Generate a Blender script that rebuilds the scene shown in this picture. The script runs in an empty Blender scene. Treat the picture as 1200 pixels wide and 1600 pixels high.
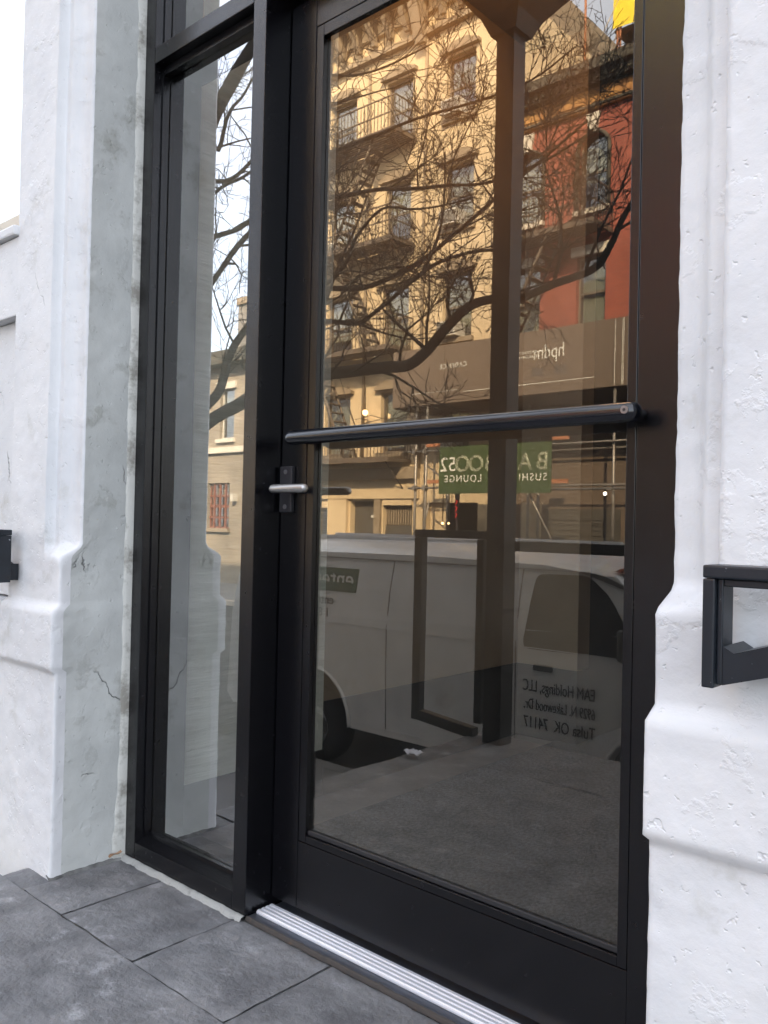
import bpy, bmesh, math, random
from mathutils import Vector, Matrix, noise
R = math.radians
random.seed(7)

# ------------------------------------------------------------------ camera, sky, sun, exposure
sc = bpy.context.scene
COL = sc.collection
cd = bpy.data.cameras.new("camera")
cam = bpy.data.objects.new("camera", cd)
COL.objects.link(cam)
cd.sensor_fit = 'HORIZONTAL'
cd.sensor_width = 36.0
cd.lens = 36.0 * 1310 / 1200
cd.clip_start = 0.02
cd.clip_end = 2000
rt, dn, fw = Vector((0.74623, 0.665316, 0.022249)), Vector((0.007689, 0.024806, -0.999663)), Vector((-0.665644, 0.74615, 0.013395))
cam.matrix_world = Matrix(((rt.x, -dn.x, -fw.x, 0.0), (rt.y, -dn.y, -fw.y, -1.34), (rt.z, -dn.z, -fw.z, 0.905), (0, 0, 0, 1)))
sc.camera = cam

SUN_EL, SUN_AZ = R(34), R(32)          # azimuth measured from +Y towards +X: behind our own building
w = bpy.data.worlds.new("World")
sc.world = w
w.use_nodes = True
wn, wl = w.node_tree.nodes, w.node_tree.links
bg = wn['Background']
sky = wn.new('ShaderNodeTexSky')
sky.sky_type = 'NISHITA'
sky.sun_disc = False
sky.sun_elevation = SUN_EL
sky.sun_rotation = SUN_AZ
sky.air_density = 1.0
sky.dust_density = 4.0
sky.ozone_density = 1.0
bg.inputs['Strength'].default_value = 0.15
veil = wn.new('ShaderNodeMix')          # thin, even white cloud veil over the whole sky
veil.data_type = 'RGBA'
veil.blend_type = 'ADD'
veil.inputs['Factor'].default_value = 1.0
veil.inputs[7].default_value = (4.3, 4.2, 4.15, 1)
wl.new(sky.outputs[0], veil.inputs[6])
wl.new(veil.outputs[2], bg.inputs['Color'])

sd = bpy.data.lights.new("sun", 'SUN')
sd.energy = 5.0
sd.angle = R(0.5)
sd.color = (1.0, 0.80, 0.54)
sun = bpy.data.objects.new("sun", sd)
COL.objects.link(sun)
to_sun = Vector((math.sin(SUN_AZ) * math.cos(SUN_EL), math.cos(SUN_AZ) * math.cos(SUN_EL), math.sin(SUN_EL)))
sun.rotation_euler = to_sun.to_track_quat('Z', 'Y').to_euler()
sun.location = to_sun * 60

sc.view_settings.view_transform = 'Standard'
sc.view_settings.look = 'None'
sc.view_settings.exposure = 1.6
sc.view_settings.gamma = 1.0
sc.view_settings.use_curve_mapping = False
sc.cycles.max_bounces = 8
sc.cycles.diffuse_bounces = 3
sc.cycles.glossy_bounces = 4
sc.cycles.transmission_bounces = 6
sc.cycles.transparent_max_bounces = 14
sc.cycles.caustics_reflective = False
sc.cycles.caustics_refractive = False
sc.cycles.use_denoising = True
sc.cycles.use_adaptive_sampling = True
sc.cycles.adaptive_threshold = 0.03

# ------------------------------------------------------------------ materials
def lin(h):
    v = [int(h[i:i + 2], 16) / 255 for i in (0, 2, 4)]
    return tuple(((c + .055) / 1.055) ** 2.4 if c > .04045 else c / 12.92 for c in v)

def mat(name, col, rough=0.6, metal=0.0, col2=None, scale=8.0, detail=6.0, lo=.35, hi=.65, bump=0.0, bscale=60.0, bdist=0.002,
        spec=0.5, stain=None, sscale=2.0, slo=.55, shi=.7, stretch=(1, 1, 1), rvar=0.0, crack=None, pits=0.0):
    m = bpy.data.materials.new(name)
    m.use_nodes = True
    n, l = m.node_tree.nodes, m.node_tree.links
    b = n['Principled BSDF']
    b.inputs['Roughness'].default_value = rough
    b.inputs['Metallic'].default_value = metal
    b.inputs['Specular IOR Level'].default_value = spec
    tc = n.new('ShaderNodeTexCoord')
    mp = n.new('ShaderNodeMapping')
    mp.inputs['Scale'].default_value = stretch
    l.new(tc.outputs['Object'], mp.inputs[0])
    def nz(s, d=6.0, rough=.6):
        t = n.new('ShaderNodeTexNoise')
        t.inputs['Scale'].default_value = s
        t.inputs['Detail'].default_value = min(d, 7.0)
        t.inputs['Roughness'].default_value = rough
        l.new(mp.outputs[0], t.inputs['Vector'])
        return t
    def mix(fac, a, bb):
        x = n.new('ShaderNodeMix')
        x.data_type = 'RGBA'
        l.new(fac, x.inputs['Factor'])
        for s, v in ((x.inputs[6], a), (x.inputs[7], bb)):
            if isinstance(v, tuple):
                s.default_value = (*v, 1)
            else:
                l.new(v, s)
        return x.outputs[2]
    def ramp(src, a, bb):
        r = n.new('ShaderNodeMapRange')
        r.inputs['From Min'].default_value = a
        r.inputs['From Max'].default_value = bb
        l.new(src, r.inputs['Value'])
        return r.outputs[0]
    if col2 is None:
        col2 = tuple(c * .88 for c in col)
    out = mix(ramp(nz(scale, detail).outputs['Fac'], lo, hi), col, col2)
    if stain:
        out = mix(ramp(nz(sscale, 8.0, .7).outputs['Fac'], slo, shi), out, stain)
    cmask = None
    if crack:
        wv_ = nz(9.0, 4)
        ad = n.new('ShaderNodeVectorMath'); ad.operation = 'MULTIPLY_ADD'
        ad.inputs[1].default_value = (.09, .09, .09)
        l.new(wv_.outputs['Color'], ad.inputs[0]); l.new(mp.outputs[0], ad.inputs[2])
        vo = n.new('ShaderNodeTexVoronoi'); vo.feature = 'DISTANCE_TO_EDGE'; vo.inputs['Scale'].default_value = crack[0]
        l.new(ad.outputs[0], vo.inputs['Vector'])
        ed = ramp(vo.outputs['Distance'], crack[1], 0.0)
        gate = ramp(nz(2.6, 3).outputs['Fac'], crack[2], crack[2] + .04)
        mu = n.new('ShaderNodeMath'); mu.operation = 'MULTIPLY'
        l.new(ed, mu.inputs[0]); l.new(gate, mu.inputs[1])
        cmask = mu.outputs[0]
        out = mix(cmask, out, tuple(c * .28 for c in col))
    l.new(out, b.inputs['Base Color'])
    if rvar:
        rr = n.new('ShaderNodeMapRange')
        rr.inputs['To Min'].default_value = rough - rvar
        rr.inputs['To Max'].default_value = rough + rvar
        l.new(nz(scale * 1.7, 5).outputs['Fac'], rr.inputs['Value'])
        l.new(rr.outputs[0], b.inputs['Roughness'])
    if bump:
        bp = n.new('ShaderNodeBump')
        bp.inputs['Strength'].default_value = bump
        bp.inputs['Distance'].default_value = bdist
        l.new(nz(bscale, 5).outputs['Fac'], bp.inputs['Height'])
        last = bp
        if pits:
            b2 = n.new('ShaderNodeBump')
            b2.inputs['Strength'].default_value = pits
            b2.inputs['Distance'].default_value = .006
            b2.invert = True
            l.new(ramp(nz(62, 2).outputs['Fac'], .66, .74), b2.inputs['Height'])
            l.new(last.outputs[0], b2.inputs['Normal']); last = b2
            b4 = n.new('ShaderNodeBump')
            b4.inputs['Strength'].default_value = pits * .55
            b4.inputs['Distance'].default_value = .006
            l.new(ramp(nz(11, 6).outputs['Fac'], .58, .62), b4.inputs['Height'])
            l.new(last.outputs[0], b4.inputs['Normal']); last = b4
        if cmask is not None:
            b3 = n.new('ShaderNodeBump')
            b3.inputs['Strength'].default_value = .8
            b3.inputs['Distance'].default_value = .004
            b3.invert = True
            l.new(cmask, b3.inputs['Height'])
            l.new(last.outputs[0], b3.inputs['Normal']); last = b3
        l.new(last.outputs[0], b.inputs['Normal'])
    return m

def emis(name, col, strength):
    m = bpy.data.materials.new(name)
    m.use_nodes = True
    b = m.node_tree.nodes['Principled BSDF']
    b.inputs['Base Color'].default_value = (*col, 1)
    b.inputs['Emission Color'].default_value = (*col, 1)
    b.inputs['Emission Strength'].default_value = strength
    if not name.startswith('warm_lamp'): m.cycles.emission_sampling = 'NONE'
    return m

def brick_mat(name, c1, c2, mortar, sc_=1.0):
    m = bpy.data.materials.new(name)
    m.use_nodes = True
    n, l = m.node_tree.nodes, m.node_tree.links
    b = n['Principled BSDF']
    b.inputs['Roughness'].default_value = .85
    tc = n.new('ShaderNodeTexCoord')
    mp = n.new('ShaderNodeMapping')
    mp.inputs['Rotation'].default_value = (R(90), 0, 0)
    l.new(tc.outputs['Object'], mp.inputs[0])
    t = n.new('ShaderNodeTexBrick')
    t.inputs['Color1'].default_value = (*c1, 1)
    t.inputs['Color2'].default_value = (*c2, 1)
    t.inputs['Mortar'].default_value = (*mortar, 1)
    t.inputs['Scale'].default_value = sc_
    t.inputs['Mortar Size'].default_value = .006
    t.inputs['Brick Width'].default_value = .215
    t.inputs['Row Height'].default_value = .075
    l.new(mp.outputs[0], t.inputs['Vector'])
    z = n.new('ShaderNodeTexNoise')
    z.inputs['Scale'].default_value = .8
    z.inputs['Detail'].default_value = 8
    l.new(tc.outputs['Object'], z.inputs['Vector'])
    x = n.new('ShaderNodeMix')
    x.data_type = 'RGBA'
    x.blend_type = 'MULTIPLY'
    x.inputs['Factor'].default_value = .6
    cr = n.new('ShaderNodeMapRange')
    cr.inputs['From Min'].default_value = .3
    cr.inputs['From Max'].default_value = .7
    cr.inputs['To Min'].default_value = .45
    cr.inputs['To Max'].default_value = 1.15
    l.new(z.outputs['Fac'], cr.inputs['Value'])
    l.new(t.outputs['Color'], x.inputs[6])
    l.new(cr.outputs[0], x.inputs[7])
    l.new(x.outputs[2], b.inputs['Base Color'])
    bp = n.new('ShaderNodeBump')
    bp.inputs['Strength'].default_value = .5
    bp.inputs['Distance'].default_value = .01
    l.new(t.outputs['Fac'], bp.inputs['Height'])
    bp.invert = True
    l.new(bp.outputs[0], b.inputs['Normal'])
    return m

def glass_mat(name, r0, tint, wave=0.0, wscale=1.3, refl=(1, 1, 1), dust=0.0):
    """architectural pane: clear transmission plus Fresnel reflection (Schlick) off slightly wavy float glass"""
    m = bpy.data.materials.new(name)
    m.use_nodes = True
    n, l = m.node_tree.nodes, m.node_tree.links
    n.remove(n['Principled BSDF'])
    out = n['Material Output']
    lw = n.new('ShaderNodeLayerWeight')
    lw.inputs['Blend'].default_value = .5
    pw = n.new('ShaderNodeMath'); pw.operation = 'POWER'; pw.inputs[1].default_value = 1.5
    l.new(lw.outputs['Facing'], pw.inputs[0])
    ma = n.new('ShaderNodeMath'); ma.operation = 'MULTIPLY_ADD'
    ma.inputs[1].default_value = 1 - r0
    ma.inputs[2].default_value = r0
    l.new(pw.outputs[0], ma.inputs[0])
    ge = n.new('ShaderNodeNewGeometry')      # a ray leaving the pane from inside is not mirrored again
    iv = n.new('ShaderNodeMath'); iv.operation = 'SUBTRACT'; iv.inputs[0].default_value = 1.0
    l.new(ge.outputs['Backfacing'], iv.inputs[1])
    fc = n.new('ShaderNodeMath'); fc.operation = 'MULTIPLY'
    l.new(ma.outputs[0], fc.inputs[0]); l.new(iv.outputs[0], fc.inputs[1])
    tr = n.new('ShaderNodeBsdfTransparent')
    tr.inputs[0].default_value = (*tint, 1)
    gl = n.new('ShaderNodeBsdfGlossy')
    gl.inputs['Roughness'].default_value = 0.0
    gl.inputs['Color'].default_value = (*refl, 1)
    if wave:
        tc = n.new('ShaderNodeTexCoord')
        nz = n.new('ShaderNodeTexNoise')
        nz.inputs['Scale'].default_value = wscale
        nz.inputs['Detail'].default_value = 1.0
        l.new(tc.outputs['Object'], nz.inputs['Vector'])
        bp = n.new('ShaderNodeBump')
        bp.inputs['Strength'].default_value = 1.0
        bp.inputs['Distance'].default_value = wave
        l.new(nz.outputs['Fac'], bp.inputs['Height'])
        l.new(bp.outputs[0], gl.inputs['Normal'])
    mx = n.new('ShaderNodeMixShader')
    l.new(fc.outputs[0], mx.inputs[0])
    l.new(tr.outputs[0], mx.inputs[1])
    l.new(gl.outputs[0], mx.inputs[2])
    if dust:
        tc2 = n.new('ShaderNodeTexCoord')
        n2 = n.new('ShaderNodeTexNoise'); n2.inputs['Scale'].default_value = 5.0; n2.inputs['Detail'].default_value = 9.0; n2.inputs['Roughness'].default_value = .7
        l.new(tc2.outputs['Object'], n2.inputs['Vector'])
        mr = n.new('ShaderNodeMapRange')
        mr.inputs['From Min'].default_value = .35; mr.inputs['From Max'].default_value = .75
        mr.inputs['To Min'].default_value = dust * .25; mr.inputs['To Max'].default_value = dust * 1.6
        l.new(n2.outputs['Fac'], mr.inputs['Value'])
        df = n.new('ShaderNodeBsdfDiffuse'); df.inputs[0].default_value = (.7, .7, .68, 1)
        m2 = n.new('ShaderNodeMixShader')
        l.new(mr.outputs[0], m2.inputs[0]); l.new(mx.outputs[0], m2.inputs[1]); l.new(df.outputs[0], m2.inputs[2])
        mx = m2
    l.new(mx.outputs[0], out.inputs['Surface'])
    return m

M = dict(
    stucco=mat('stucco', (.70, .70, .705), .65, col2=(.60, .61, .625), scale=3.5, bump=.35, bscale=26, bdist=.005, stain=(.47, .46, .42), sscale=7, slo=.58, shi=.80, crack=(2.2, .006, .60), pits=.38),
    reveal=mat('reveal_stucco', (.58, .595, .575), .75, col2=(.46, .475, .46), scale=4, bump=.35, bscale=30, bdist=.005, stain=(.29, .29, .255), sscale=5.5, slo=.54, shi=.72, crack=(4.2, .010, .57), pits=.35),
    plinth=mat('plinth_bounce_tint', (.80, .74, .52), .8, bump=.4, bscale=40, bdist=.004),  # sunlight bounce on the lower wall is put into this yellow
    caulk=mat('caulk', (.60, .60, .56), .8, bump=.5, bscale=60, stain=(.27, .26, .23), sscale=11, slo=.48, shi=.62),
    mortar=mat('mortar', (.36, .36, .34), .95, bump=.8, bscale=120, bdist=.004, stain=(.2, .2, .19), sscale=30),
    frame=mat('dark_anodised', (.0032, .0032, .0045), .26, col2=(.0026, .0026, .0038), scale=20, bump=.03, bscale=300, bdist=.0004, spec=.56, rvar=.04, stain=(.03, .03, .033), sscale=95, slo=.72, shi=.78),
    gasket=mat('gasket_rubber', (.02, .02, .022), .6),
    bar=mat('push_bar_coat', (.006, .007, .011), .2, spec=.7, bump=.02, bscale=400, bdist=.0004),
    lever=mat('brushed_lever', (.42, .41, .40), .38, .85, bump=.1, bscale=200, bdist=.0006),
    plate=mat('lock_plate', (.035, .035, .04), .42, .3),
    screw=mat('screw_steel', (.3, .3, .32), .35, .9),
    alum=mat('mill_aluminium', (.80, .82, .87), .40, .35, col2=(.70, .72, .77), scale=25, bump=.15, bscale=150, bdist=.0006, stretch=(.15, 1, 1), rvar=.08),
    steelplate=mat('worn_steel_plate', (.10, .11, .135), .38, .5, col2=(.07, .075, .09), scale=10, bump=.2, bscale=80, bdist=.001, stain=(.13, .085, .06), sscale=7, slo=.60, shi=.72, stretch=(.4, 1, 1)),
    rust=mat('rusty_plate', (.05, .042, .037), .85, .0, col2=(.03, .028, .027), scale=14, lo=.5, hi=.68, bump=.3, bscale=90, stain=(.11, .068, .042), sscale=16, slo=.62, shi=.72),
    slate=mat('slate', (.222, .222, .226), .62, col2=(.118, .119, .124), scale=9, detail=7, bump=1.0, bscale=48, bdist=.006, stain=(.36, .365, .375), sscale=10, slo=.56, shi=.72, rvar=.12, spec=.4),
    slate2=mat('slate_darker', (.200, .201, .205), .62, col2=(.106, .107, .112), scale=11, detail=7, bump=1.0, bscale=44, bdist=.006, stain=(.34, .34, .35), sscale=12, slo=.57, shi=.72, rvar=.12, spec=.4),
    joint=mat('slab_joint', (.045, .045, .045), .95, col2=(.24, .24, .23), scale=12, bump=.6, bscale=90),
    rail=mat('chipped_rail_paint', (.014, .018, .024), .36, col2=(.010, .013, .018), scale=20, spec=.4, stain=(.40, .42, .45), sscale=48, slo=.655, shi=.68, bump=.1, bscale=120, bdist=.001),
    black=mat('black_iron', (.014, .013, .012), .5, bump=.15, bscale=60),
    leaf=mat('dry_leaf', (.33, .20, .12), .8),
    paper=mat('paper', (.78, .80, .86), .8),
    wallpaper=mat('ribbed_wallcovering', (.82, .83, .76), .8, col2=(.66, .67, .60), scale=30, stretch=(1, .12, 1.6), bump=.9, bscale=55, bdist=.006),
    brownwall=mat('brown_lobby_wall', (.31, .235, .165), .7, col2=(.27, .205, .145), scale=4),
    base=mat('black_base', (.012, .012, .014), .5),
    lobbytile=mat('lobby_tile', (.17, .17, .17), .5, col2=(.13, .13, .13), scale=10),
    carpet=mat('ribbed_carpet', (.070, .082, .104), .95, col2=(.020, .024, .031), scale=120, lo=.4, hi=.6, bump=1, bscale=200, bdist=.006, stretch=(1, .6, 1)),
    ceiling=mat('lobby_ceiling', (.50, .42, .33), .8),
    darkhall=mat('dark_hall', (.035, .03, .027), .7),
    asphalt=mat('asphalt', (.055, .055, .058), .9, col2=(.04, .04, .042), scale=3, bump=.5, bscale=80),
    concrete=mat('pavement_concrete', (.20, .195, .19), .9, col2=(.15, .147, .143), scale=2, bump=.4, bscale=50, stain=(.13, .13, .125), sscale=3),
    bark=mat('bark', (.050, .040, .030), .9, col2=(.03, .024, .019), scale=20, bump=.8, bscale=40, bdist=.01),
    van=mat('white_van_paint', (.70, .70, .70), .25, col2=(.60, .60, .60), scale=3, spec=.5, stain=(.48, .47, .44), sscale=2.5, slo=.58, shi=.8),
    vangrey=mat('grey_trim', (.10, .10, .10), .6),
    vanglass=mat('van_window', (.008, .009, .011), .06, spec=.6),
    tyre=mat('tyre', (.02, .02, .02), .85),
    rim=mat('wheel_rim', (.35, .35, .36), .4, .7),
    chrome=mat('lamp_lens', (.6, .6, .6), .15, .3),
    green=mat('sign_green', (.050, .085, .030), .6, col2=(.044, .075, .026), scale=3),
    white=mat('white_lettering', (.78, .78, .72), .7),
    cream_line=mat('pale_lettering', (.60, .62, .48), .7),
    ink=mat('dark_lettering', (.10, .10, .105), .6),
    logo=mat('logo_green', (.06, .11, .075), .5),
    cream=mat('cream_stucco', (.64, .51, .33), .85, col2=(.56, .44, .28), scale=.9, stain=(.36, .29, .2), sscale=.7, slo=.56, shi=.75, bump=.3, bscale=12, bdist=.02),
    trim=mat('brown_trim', (.30, .24, .17), .8, col2=(.24, .19, .13), scale=3),
    redbrick=brick_mat('red_brick', (.37, .100, .064), (.30, .080, .052), (.29, .14, .11)),
    tanbrick=brick_mat('tan_brick', (.34, .29, .215), (.30, .25, .19), (.30, .27, .22)),
    greybrick=brick_mat('grey_brick', (.22, .20, .175), (.18, .165, .15), (.24, .23, .21)),
    orange=mat('ochre_frieze', (.42, .22, .07), .8, col2=(.27, .13, .05), scale=2.2, lo=.4, hi=.6),
    darktrim=mat('dark_cornice', (.085, .075, .055), .8, col2=(.05, .045, .035), scale=3),
    stone=mat('pale_stone', (.66, .60, .50), .8, col2=(.55, .5, .42), scale=4),
    sash=mat('window_sash', (.16, .13, .10), .6),
    paleframe=mat('pale_sash', (.55, .52, .45), .6),
    blind=mat('window_blind', (.62, .58, .48), .8, stretch=(1, 1, 12)),
    room=mat('dark_room', (.05, .045, .04), .9),
    acbody=mat('air_conditioner_case', (.55, .53, .48), .5),
    acgrille=mat('air_conditioner_grille', (.10, .095, .085), .7),
    escape=mat('fire_escape_iron', (.085, .072, .055), .7, col2=(.12, .085, .06), scale=5),
    hoard=mat('brown_hoarding', (.165, .125, .095), .75, col2=(.15, .115, .088), scale=2),
    pipe=mat('scaffold_pipe', (.38, .36, .33), .45, .6, col2=(.25, .22, .19), scale=6),
    clampm=mat('orange_clamp', (.42, .17, .08), .7),
    shutter=mat('roller_shutter', (.12, .11, .095), .6, .3),
    roofm=mat('roof_felt', (.09, .085, .08), .9),
    yellow=mat('yellow_sheet', (.80, .62, .03), .6),
    woodred=mat('painted_beam', (.22, .075, .04), .8),
    pane=glass_mat('door_glass', .105, (.88, .89, .87), .0005, 1.2, (1.0, .95, .85), .005),
    sidepane=glass_mat('sidelight_glass', .12, (.92, .94, .92), .0002, 1.2, (1, 1, 1), .006),
    winpane=glass_mat('window_glass', .10, (.8, .82, .8), .003, 1.5),
    lamp=emis('warm_lamp', (1.0, .46, .14), 12),
    bulb=emis('warm_bulb', (1.0, .62, .28), 6),
    spot=emis('white_bulb', (1.0, .93, .8), 8),
    neon=emis('red_neon', (1.0, .05, .04), .8),
)

# ------------------------------------------------------------------ mesh helpers
class MB:
    def __init__(s):
        s.v, s.f, s.smooth = [], [], []
    def quad(s, a, b, c, d):
        i = len(s.v)
        s.v += [tuple(a), tuple(b), tuple(c), tuple(d)]
        s.f.append((i, i + 1, i + 2, i + 3)); s.smooth.append(False)
    def box(s, x0, x1, y0, y1, z0, z1, b=0.0):
        if x0 > x1: x0, x1 = x1, x0
        if y0 > y1: y0, y1 = y1, y0
        if z0 > z1: z0, z1 = z1, z0
        if b <= 0:
            i = len(s.v)
            s.v += [(x0, y0, z0), (x1, y0, z0), (x1, y1, z0), (x0, y1, z0), (x0, y0, z1), (x1, y0, z1), (x1, y1, z1), (x0, y1, z1)]
            fs = [(3, 2, 1, 0), (4, 5, 6, 7), (0, 1, 5, 4), (1, 2, 6, 5), (2, 3, 7, 6), (3, 0, 4, 7)]
            s.f += [tuple(i + k for k in q) for q in fs]
            s.smooth += [False] * 6
        else:
            bm = bmesh.new()
            bmesh.ops.create_cube(bm, size=1)
            for v in bm.verts:
                v.co = ((x0 + x1) / 2 + v.co.x * (x1 - x0), (y0 + y1) / 2 + v.co.y * (y1 - y0), (z0 + z1) / 2 + v.co.z * (z1 - z0))
            bmesh.ops.bevel(bm, geom=bm.edges[:], offset=b, segments=2, profile=.6, affect='EDGES')
            s.bm(bm, False)
        return s
    def bm(s, bm, smooth=False, mtx=None):
        bm.verts.index_update()
        i = len(s.v)
        s.v += [tuple(mtx @ v.co if mtx else v.co) for v in bm.verts]
        for f in bm.faces:
            s.f.append(tuple(i + v.index for v in f.verts)); s.smooth.append(smooth)
        bm.free()
        return s
    def tube(s, pts, rad, n=8, caps=True, smooth=True):
        pts = [Vector(p) for p in pts]
        if not isinstance(rad, (list, tuple)):
            rad = [rad] * len(pts)
        rings, prev = [], None
        for k, p in enumerate(pts):
            d = (pts[min(k + 1, len(pts) - 1)] - pts[max(k - 1, 0)])
            d = d.normalized() if d.length > 1e-9 else Vector((0, 0, 1))
            if prev is None:
                u = d.cross(Vector((0, 0, 1)) if abs(d.z) < .9 else Vector((1, 0, 0))).normalized()
            else:
                u = (prev - d * prev.dot(d))
                u = u.normalized() if u.length > 1e-6 else d.orthogonal().normalized()
            prev = u
            v = d.cross(u)
            i = len(s.v)
            for j in range(n):
                a = 2 * math.pi * j / n
                s.v.append(tuple(p + (u * math.cos(a) + v * math.sin(a)) * rad[k]))
            rings.append(i)
        for a, b in zip(rings, rings[1:]):
            for j in range(n):
                s.f.append((a + j, a + (j + 1) % n, b + (j + 1) % n, b + j)); s.smooth.append(smooth)
        if caps:
            s.f.append(tuple(rings[0] + j for j in reversed(range(n)))); s.smooth.append(False)
            s.f.append(tuple(rings[-1] + j for j in range(n))); s.smooth.append(False)
        return s
    def prism(s, poly, axis, a, b):
        """poly in the plane normal to axis ('x': (y,z), 'y': (x,z), 'z': (x,y))"""
        def P(u, v, t):
            return {'x': (t, u, v), 'y': (u, t, v), 'z': (u, v, t)}[axis]
        i, n = len(s.v), len(poly)
        s.v += [P(u, v, a) for u, v in poly] + [P(u, v, b) for u, v in poly]
        s.f.append(tuple(range(i, i + n))); s.f.append(tuple(range(i + 2 * n - 1, i + n - 1, -1)))
        s.smooth += [False] * 2
        for k in range(n):
            s.f.append((i + k, i + n + k, i + n + (k + 1) % n, i + (k + 1) % n)); s.smooth.append(False)
        return s
    def grid(s, rows, smooth=True):
        """rows: list of equally long point lists"""
        i, n = len(s.v), len(rows[0])
        for r in rows:
            s.v += [tuple(p) for p in r]
        for a in range(len(rows) - 1):
            for b in range(n - 1):
                k = i + a * n + b
                s.f.append((k, k + 1, k + n + 1, k + n)); s.smooth.append(smooth)
        return s
    def build(s, name, m, parent=None, loc=None, fix=True):
        me = bpy.data.meshes.new(name)
        me.from_pydata(s.v, [], s.f)
        me.polygons.foreach_set('use_smooth', s.smooth)
        if fix:
            bm = bmesh.new(); bm.from_mesh(me)
            bmesh.ops.recalc_face_normals(bm, faces=bm.faces)
            bm.to_mesh(me); bm.free()
        me.materials.append(M[m] if isinstance(m, str) else m)
        return link(name, me, parent, loc)

def link(name, me, parent=None, loc=None):
    o = bpy.data.objects.new(name, me)
    COL.objects.link(o)
    if parent is not None:
        o.parent = parent
        if parent.type == 'EMPTY':      # parts are modelled in world coordinates
            o.matrix_parent_inverse = Matrix.Translation(-parent.location)
    if loc is not None:
        o.location = loc
    return o

def tag(o, label=None, cat=None, group=None, kind=None):
    for k, v in (('label', label), ('category', cat), ('group', group), ('kind', kind)):
        if v: o[k] = v
    return o

def thing(name, label, cat, group=None, loc=(0, 0, 0)):
    """Empty at the thing's base; parts are built in world coordinates and parented with the inverse offset"""
    o = bpy.data.objects.new(name, None)
    COL.objects.link(o)
    o.location = loc
    o.empty_display_size = .1
    return tag(o, label, cat, group)

def bx(name, m, parent, x0, x1, y0, y1, z0, z1, b=0.0):
    return MB().box(x0, x1, y0, y1, z0, z1, b).build(name, m, parent)

def off(o, base):
    """parts made in world coordinates under an Empty that stands elsewhere"""
    return o

def text_mesh(body, size, outline=0.0, offset=0.0, align='CENTER', extrude=.003, spacing=1.0):
    c = bpy.data.curves.new('t', 'FONT')
    c.body = body; c.size = size; c.align_x = align; c.align_y = 'CENTER'; c.space_character = spacing
    c.resolution_u = 6
    if outline:
        c.fill_mode = 'NONE'; c.bevel_depth = outline; c.bevel_resolution = 0; c.offset = offset
    else:
        c.extrude = extrude; c.offset = offset
    o = bpy.data.objects.new('t', c)
    COL.objects.link(o)
    dg = bpy.context.evaluated_depsgraph_get()
    me = bpy.data.meshes.new_from_object(o.evaluated_get(dg))
    bpy.data.objects.remove(o)
    bpy.data.curves.remove(c)
    return me

def lettering(body, size, loc, m, parent, name='lettering', sx=1.0, **kw):
    """upright text that faces +Y (read from our side of the street)"""
    me = text_mesh(body, size, **kw)
    me.transform(Matrix.Translation(loc) @ Matrix.Rotation(R(180), 4, 'Z') @ Matrix.Rotation(R(90), 4, 'X') @ Matrix.Diagonal((sx, 1, 1, 1)))
    me.materials.clear(); me.materials.append(M[m])
    me.name = name
    return link(name, me, parent)

# ------------------------------------------------------------------ ground, street, pavements
ZS, ZP = -1.43, -1.30        # street and pavement level (the stoop is z = 0)
o = MB(); o.quad((-500, -500, ZS), (500, -500, ZS), (500, 500, ZS), (-500, 500, ZS))
tag(o.build('street', 'asphalt'), kind='structure')
o = bx('pavement', 'concrete', None, -60, 60, -4.0, 0.2, ZS - .1, ZP); tag(o, kind='structure')
k = bx('kerb', 'concrete', o, -60, 60, -4.15, -4.0, ZS - .1, ZP + .004)
o = bx('far_pavement', 'concrete', None, -60, 60, -17.2, -13.2, ZS - .1, ZP); tag(o, kind='structure')
k = bx('kerb', 'stone', o, -60, 60, -13.2, -13.05, ZS - .1, ZP + .004)

# ------------------------------------------------------------------ stoop with slate slabs
st = bx('stoop', 'joint', None, -2.115, 1.3, -1.75, 0.03, ZP - .02, -.0075); tag(st, kind='structure')
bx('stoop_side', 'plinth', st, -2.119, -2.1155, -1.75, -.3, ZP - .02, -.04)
for i in range(6):
    bx('step', 'slate2', st, 1.3 + i * .28, 1.3 + (i + 1) * .28 - .004, -1.75, -.3, ZP - .02, -.19 - i * .165, .006)
def slab(x0, x1, y0, y1, m, dz=0.0, tilt=(0, 0), g=.0019, drop=.0026):
    n1, n2 = max(6, int((x1 - x0) / .012)), max(6, int((y1 - y0) / .012))
    rows = []
    sd_ = random.random() * 50
    for a in range(n1 + 1):
        row = []
        for b in range(n2 + 1):
            u, v = a / n1, b / n2
            x, y = x0 + g + (x1 - x0 - 2 * g) * u, y0 + g + (y1 - y0 - 2 * g) * v
            e = min(u * (x1 - x0), (1 - u) * (x1 - x0), v * (y1 - y0), (1 - v) * (y1 - y0))
            h = .0022 * noise.fractal(Vector((x * 9, y * 9, sd_)), 1.0, 2.0, 4) + .0012 * noise.noise(Vector((x * 40, y * 40, sd_)))
            h += dz + tilt[0] * (u - .5) + tilt[1] * (v - .5)
            if e < .004:
                h -= drop
                jx = .0022 * noise.noise(Vector((x * 30, y * 30, sd_ + 9)))
                x += jx; y += jx
            row.append((x, y, h))
        rows.append(row)
    mb = MB().grid(rows)
    for (p, q) in (((x0 + g, y0 + g), (x1 - g, y0 + g)), ((x1 - g, y0 + g), (x1 - g, y1 - g)), ((x1 - g, y1 - g), (x0 + g, y1 - g)), ((x0 + g, y1 - g), (x0 + g, y0 + g))):
        mb.quad((p[0], p[1], -.034), (q[0], q[1], -.034), (q[0], q[1], -.0035 + dz), (p[0], p[1], -.0035 + dz))
    return mb.build('slab', m, st, fix=False)
xs = [-2.122, -2.0, -1.81, -1.518, -1.215, -.905, -.60, -.29, .02, .33, .64, .95, 1.3]
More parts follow.
